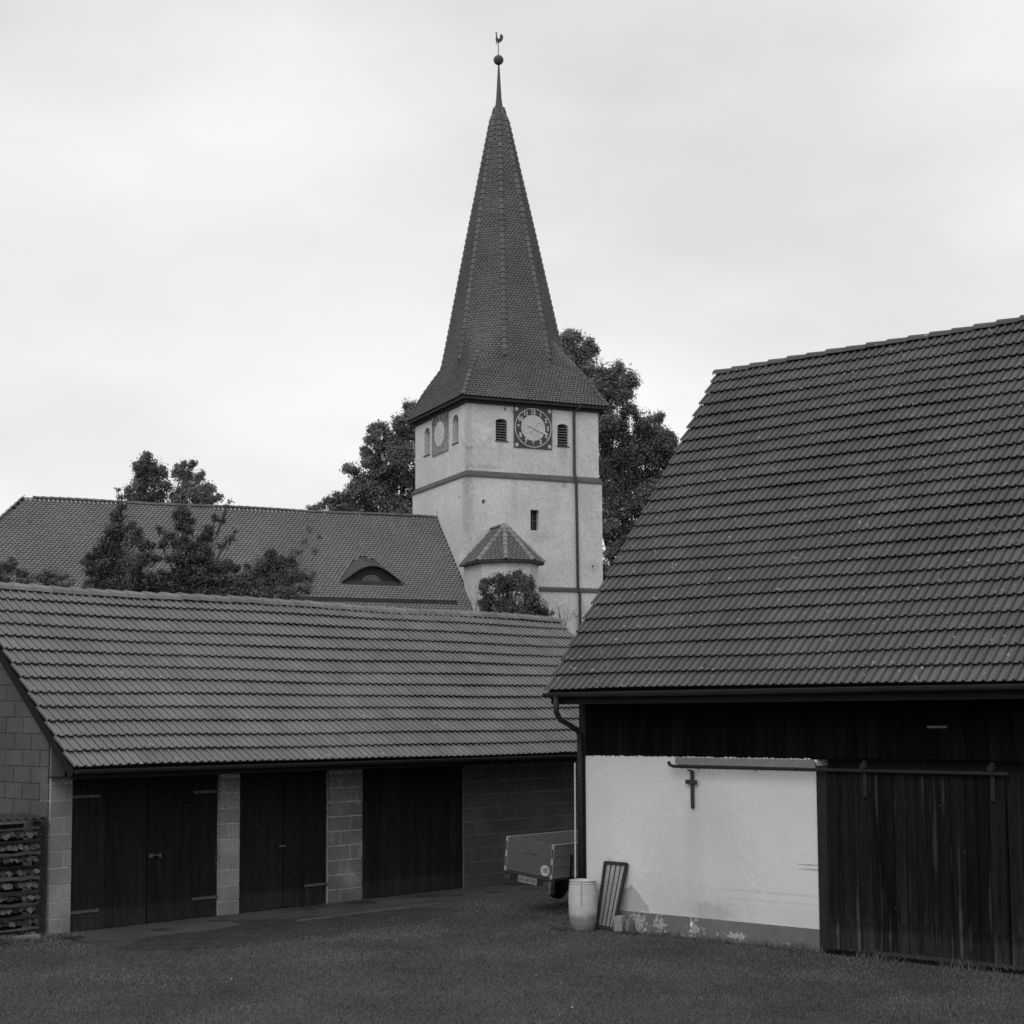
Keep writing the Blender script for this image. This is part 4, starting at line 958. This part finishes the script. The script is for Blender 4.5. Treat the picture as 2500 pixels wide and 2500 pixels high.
def tree(name, label, cat, base, dist, blobs, lsize, dens, m, group=None, trunk_r=.25, bark=None, sprig=.5, squash=1.0, droop=0, inner=.35):
    """blobs: (px, py, r_px[, density]) clumps of the crown at depth dist (+- jitter); base: (px) column where the trunk stands"""
    bx = at(base, 1500, dist); org = Vector((bx.x, bx.y, 0)); root = empty(name, org); tag(root, label, cat, group)
    arrs = []; limbs = MB(); cs_ = []
    for q in blobs:
        px, py, rp = q[:3]; k = q[3] if len(q) > 3 else 1.; r = rp*dist/F; dd = dist+random.uniform(-1, 1)*r*1.2
        P = at(px, py, dd); cs_.append((P, r)); R_ = np.array([r, r*1.1, r*squash])
        n = int(dens*k*(r/.5)**2.1)+20
        # a clump is several smaller sub-clumps so that gaps and edges stay uneven
        ns = max(3, int(5*(r/.5)))
        for s_ in range(ns):
            d = Vector(rng.normal(size=3)).normalized()*r*(.35+.5*random.random()); d.z *= squash
            rs = r*random.uniform(.28, .52); leaves(arrs, P+d, (rs, rs, rs*squash), max(6, int(n*.72/ns)), lsize, shell=inner)
        leaves(arrs, P, R_*1.12, int(n*.5*sprig), lsize*.9, shell=.55)
    top = Vector((bx.x, bx.y, 0)); zc = sum(c.z for c, _ in cs_)/len(cs_); mid = Vector((bx.x, bx.y, max(1.0, min(c.z for c, _ in cs_)*.9)))-org
    tb_ = MB(); tb_.tube([Vector((0, 0, -.1)), mid*.5+Vector((R1(.2), R1(.2), 0)), mid], [trunk_r, trunk_r*.8, trunk_r*.6], 8)
    for (c, r), bq in zip(cs_, blobs):
        thin = .45 if len(bq) > 3 and bq[3] < .85 else 1.
        p = c-org; q = mid.lerp(p, .5)+Vector((random.uniform(-.2, .2), random.uniform(-.2, .2), -.15*(p-mid).length*.5))
        tb_.tube([mid*.9, q, p], [trunk_r*.22*thin, trunk_r*.12*thin, .010], 5)
        for _ in range(2):
            e_ = p+Vector(rng.normal(size=3)).normalized()*r*.8; tb_.tube([p.lerp(mid, .15), e_], [.016, .005], 4)
    tb_.build('trunk', bark or MT['bark'], root, smooth=True)
    leaf_obj('crown', arrs, m, root, org)
    return root
BF = MT['leaf_far']
tree('broadleaf_tree', 'tall broadleaf tree rising behind the right side of the church tower', 'tree', 1540, 92,
 [(1375,838,30),(1400,835,32),(1432,850,30),(1400,880,42),(1440,905,40),(1372,870,28),(1500,905,26),(1528,925,34),(1480,940,44),(1520,965,36),(1470,990,45),(1535,1005,24),(1440,960,40),(1480,1040,40),
  (1510,1055,36),(1572,1030,30),(1600,1022,20),(1580,1060,40),(1620,1075,34),(1640,1085,22),(1560,1100,48),(1500,1110,50),(1610,1120,46),(1640,1120,30),(1470,1140,30),(1540,1165,50),(1490,1180,40),(1600,1170,40),(1480,1230,30,.6),(1570,1225,34,.7),(1520,1275,34,.6),(1480,1290,30),(1550,1300,30,.6),
  (1500,1350,36),(1480,1390,30),(1540,1350,30),(1470,1430,30),(1510,1420,30),(1620,1200,36),(1650,1160,36),(1440,1020,30),(1455,1075,24),(1520,1320,36),(1580,1290,34),(1490,1250,34,.8),(1550,1390,34),(1500,1480,40),(1580,1240,36),(1595,1205,38),(1610,1260,34),(1575,1340,36),(1630,1180,34),(1560,1290,34),(1530,1230,34)],
 .15, 820, BF, 'broadleaf trees behind the church', .45)
tree('broadleaf_tree', 'broadleaf tree spreading behind the nave left of the church tower', 'tree', 960, 90,
 [(1000,990,18),(1006,1010,26),(1010,1060,36),(972,1030,22),(980,1065,36),(935,1055,26),(915,1050,20),(945,1090,40),(915,1075,22),(905,1110,24),(892,1100,12),(900,1135,24),(930,1150,34,.8),(985,1120,44),(1000,1170,34),(960,1175,42),(862,1148,20),(848,1142,14),(880,1165,26),(905,1185,34),(870,1195,30),(850,1215,26),(925,1210,34),
  (1010,1215,30),(980,1225,34),(820,1222,22),(800,1228,16),(870,1238,30),(830,1245,26),(950,1245,30),(785,1238,10),(770,1246,14),(757,1242,7),(905,1245,30),(1000,1250,30)],
 .145, 820, BF, 'broadleaf trees behind the church', .40)
tree('broadleaf_tree', 'rounded twin topped tree showing above the ridge at the left of the nave', 'tree', 400, 88,
 [(358,1122,22),(350,1145,26),(335,1140,16),(380,1135,18),(370,1170,30),(400,1150,14),(345,1180,26),(330,1210,28),(315,1196,12),(375,1210,34),(405,1180,18),(448,1140,18),(470,1133,12),(440,1160,20),(462,1170,26),(488,1165,16),(470,1200,32),(430,1205,26),(500,1190,22),(510,1215,24),(535,1215,12),(440,1235,30),(490,1232,26),(400,1240,30),(350,1238,30)],
 .145, 820, BF, 'broadleaf trees behind the church', .35)
LD = MT['leaf_dark']
tree('conifer', 'dark pointed conifer standing left of two in front of the nave roof', 'tree', 290, 50,
 [(293,1215,9,.7),(292,1238,16),(290,1262,24),(282,1290,30),(312,1285,20),(275,1320,36),(325,1310,26),(240,1335,18,.8),(230,1365,24),(290,1350,44),(350,1335,28),(225,1390,28),(270,1390,44),(330,1385,46),(375,1360,20,.8),(240,1420,36),(300,1425,46),(360,1420,36),(210,1372,12,.7),(330,1430,40),(385,1450,34),(250,1440,36),(285,1455,50),(225,1450,34),(350,1450,36),(288,1196,6,.6)],
 .075, 2100, LD, 'dark evergreens in front of the nave', .16, squash=.75)
tree('conifer', 'dark ragged conifer with spreading branches in front of the nave roof', 'tree', 465, 50,
 [(440,1240,14,.7),(452,1262,24),(430,1262,20,.8),(445,1285,24),(420,1325,24),(500,1315,20),(470,1275,14,.7),(458,1295,18,.8),(395,1295,16,.6),(412,1308,22,.8),(440,1325,28),(500,1290,16,.8),(525,1262,12,.7),(540,1270,12,.7),(510,1305,18,.8),(470,1330,30),(392,1330,16,.6),(560,1315,14,.6),(575,1300,8,.5),(545,1330,12,.5),(480,1360,40),(430,1365,24,.8),(520,1380,38),(450,1400,34),(490,1410,46),(560,1385,24),(400,1400,14,.6),(570,1420,34),(430,1440,40),(520,1450,46),(590,1445,30),(395,1440,26),(560,1226,6,.5),(552,1236,5,.5),(470,1450,46),(420,1405,34),(380,1425,32),(540,1410,36),(455,1350,30),(500,1345,26),(600,1420,26)],
 .075, 2000, LD, 'dark evergreens in front of the nave', .16, squash=.75)
tree('broadleaf_shrub', 'loose dark shrub between the second conifer and the eyebrow dormer', 'shrub', 690, 50,
 [(605,1390,18,.8),(620,1415,26,.8),(660,1360,16,.7),(672,1375,22,.8),(700,1360,16,.8),(725,1345,14,.7),(720,1370,22,.8),(640,1400,30,.8),(680,1410,36,.8),(730,1400,26,.8),(705,1440,40,.9),(640,1445,34,.8),(745,1440,22,.8),(755,1295,14,.25),(745,1320,14,.3),(775,1310,10,.2),(770,1345,12,.25),(765,1400,14,.4),(600,1450,30,.8),(690,1470,40),(648,1368,26),(660,1348,16,.8),(630,1385,26),(690,1385,26),(670,1440,36),(710,1400,30),(640,1470,36),(590,1430,26)],
 .07, 1500, MT['leaf_bush'], None, .09, MT['bark_pale'], squash=.85)
tree('broadleaf_shrub', 'low dark shrub in front of the nave roof at the left edge', 'shrub', 15, 50,
 [(15,1385,26,.9),(35,1370,16,.7),(50,1400,24,.8),(5,1420,34),(70,1420,16,.8),(35,1430,30),(-25,1400,40)], .075, 1500, MT['leaf_bush'], None, .08, squash=.85)
tree('broadleaf_shrub', 'small low shrub between the left edge shrub and the pointed conifer', 'shrub', 120, 50,
 [(100,1405,18,.9),(125,1400,20),(150,1410,16,.8),(110,1425,24),(145,1430,22),(170,1425,14,.5),(125,1450,34)], .075, 1500, MT['leaf_bush'], None, .07, squash=.85)
tree('round_bush', 'dense round bush in front of the stair turret above the garage ridge', 'bush', 1250, 60,
 [(1190,1428,22),(1180,1440,14),(1212,1412,16),(1222,1425,26),(1250,1412,20),(1268,1402,10),(1266,1398,7),(1275,1430,28),(1240,1445,34),(1292,1440,18),(1300,1458,22),(1205,1460,22),(1285,1475,30),(1225,1480,34),(1185,1478,18),(1255,1485,36),(1318,1480,20),(1328,1492,12),(1200,1500,30),(1290,1505,34),(1330,1505,16),(1345,1495,6,.4),(1240,1520,36)],
 .08, 3000, MT['leaf_bush'], None, .12, MT['bark_pale'])
# bare saplings in front of the tower foot
def sapling(name, label, base_px, dist, n, spread, top, m):
    org = at(base_px, 1600, dist); org = Vector((org.x, org.y, 0)); t = MB(); k = F/dist
    for i in range(n):
        x = base_px+random.uniform(-spread, spread); y1 = top+random.uniform(0, 70); P = [Vector((0, 0, 2.6)), at(x*.6+base_px*.4, 1560, dist)-org, at(x+random.uniform(-8, 8), (y1+1560)/2, dist+random.uniform(-.3, .3))-org, at(x+random.uniform(-14, 14), y1, dist)-org]
        t.tube(P, [.03, .016, .011, .005], 5)
        for _ in range(4):
            a = P[1].lerp(P[3], random.random()); t.tube([a, a+Vector((random.uniform(-.5, .5), 0, random.uniform(.05, .45)))], [.008, .003], 4)
    t.tube([Vector((0, 0, -.1)), Vector((0, 0, 2.65))], [.06, .04], 6)
    o = t.build(name, m, None, loc=org); tag(o, label, 'sapling'); return o
sapling('bare_sapling', 'thin bare sapling poking above the garage ridge beside the barn roof', 1395, 55, 9, 60, 1465, MT['bark'])
sapling('bare_sapling', 'thin bare twigs crossing the tower foot left of the round bush', 1165, 57, 7, 18, 1415, MT['bark'])

# ------------------------------------------------------------------ grass
def grass(n, xr, yr, hmin, hmax, name, m, mask=None, wd=.005):
    x = rng.uniform(*xr, n); y = rng.uniform(*yr, n)
    if mask is not None: k_ = mask(x, y); x, y = x[k_], y[k_]; n = len(x)
    h_ = rng.uniform(hmin, hmax, n)*(.55+.9*(np.sin(x*2.3+y*1.1)*np.sin(y*1.9-x*.7)*.25+np.sin(x*7.1+y*3)*np.sin(y*6.3-x*4)*.18+.5)); a = rng.uniform(0, pi, n); ln = rng.normal(size=(n, 2))*h_[:, None]*.45
    wv = np.stack([np.cos(a), np.sin(a)], 1)*wd
    v = np.empty((n, 3, 3)); v[:, 0, :2] = np.stack([x, y], 1)-wv; v[:, 1, :2] = np.stack([x, y], 1)+wv; v[:, 2, :2] = np.stack([x, y], 1)+ln
    v[:, 0, 2] = v[:, 1, 2] = -.003; v[:, 2, 2] = h_; v = v.reshape(-1, 3)
    me = bpy.data.meshes.new(name); me.vertices.add(3*n); me.vertices.foreach_set('co', v.astype(np.float32).ravel()); me.loops.add(3*n)
    me.loops.foreach_set('vertex_index', np.arange(3*n, dtype=np.int32)); me.polygons.add(n); me.polygons.foreach_set('loop_start', np.arange(0, 3*n, 3, dtype=np.int32)); me.update(calc_edges=True)
    at_ = me.attributes.new('rnd', 'FLOAT', 'FACE'); at_.data.foreach_set('value', rng.random(n).astype(np.float32)); me.materials.append(m)
    return link(name, me)
cg, sgn_ = cos(RZG), sin(RZG)
def in_yard(x, y):
    lx = (x-G0.x)*cg+(y-G0.y)*sgn_; ly = -(x-G0.x)*sgn_+(y-G0.y)*cg          # outbuilding coordinates
    bx_ = (x-B0.x)*cos(RZB)+(y-B0.y)*sin(RZB); by_ = -(x-B0.x)*sin(RZB)+(y-B0.y)*cos(RZB)
    edge = -1.45-.3*np.sin(lx*1.7)
    ap_ok = (ly < edge) | ((lx < -.5) & (ly < 0))
    barn_ok = (by_ < -.02) | (bx_ < -4.3)
    worn = rng.random(len(x)) < np.clip((-(ly)-1.3)/1.6, .05, 1)              # thin, worn turf near the doors
    inp = ((lx-2.9)/3.1)**2+((ly+2.05)/1.0)**2 < 1+.25*np.sin(x*7)*np.sin(y*5)
    worn &= ~inp | (rng.random(len(x)) < .22)
    worn |= lx < -.5
    return ap_ok & barn_ok & (worn)
grass(460000, (-8, 7.5), (15.5, 30), .01, .036, 'grass', MT['blade'], in_yard)['kind'] = 'stuff'
def wall_strip(x, y):
    bx_ = (x-B0.x)*cos(RZB)+(y-B0.y)*sin(RZB); by_ = -(x-B0.x)*sin(RZB)+(y-B0.y)*cos(RZB)
    return (by_ < -.03) & (by_ > -.22+.1*np.sin(bx_*5)) & (bx_ > -4.1) & (bx_ < 3.5)
grass(60000, (0, 7.5), (19, 27), .05, .14, 'tall_grass', MT['blade'], wall_strip, .006)['kind'] = 'stuff'
def stack_strip(x, y):
    lx = (x-G0.x)*cg+(y-G0.y)*sgn_; ly = -(x-G0.x)*sgn_+(y-G0.y)*cg
    return (lx > -3) & (lx < 0) & (ly > -.4) & (ly < -.12)
grass(40000, (-9, -5.5), (22, 26), .04, .12, 'tall_grass', MT['blade'], stack_strip, .006)['kind'] = 'stuff'
fl = MB()
for i in range(7):
    x, y = random.uniform(-5, 5), random.uniform(16.5, 22); r_ = random.uniform(.006, .013); fl.add([(x+r_*cos(a), y+r_*sin(a), .06+R1(.02)) for a in (0, 1.05, 2.1, 3.14, 4.19, 5.24)], [(0, 1, 2, 3, 4, 5)])
fl.build('daisies', MT['daisy'], kind='stuff')
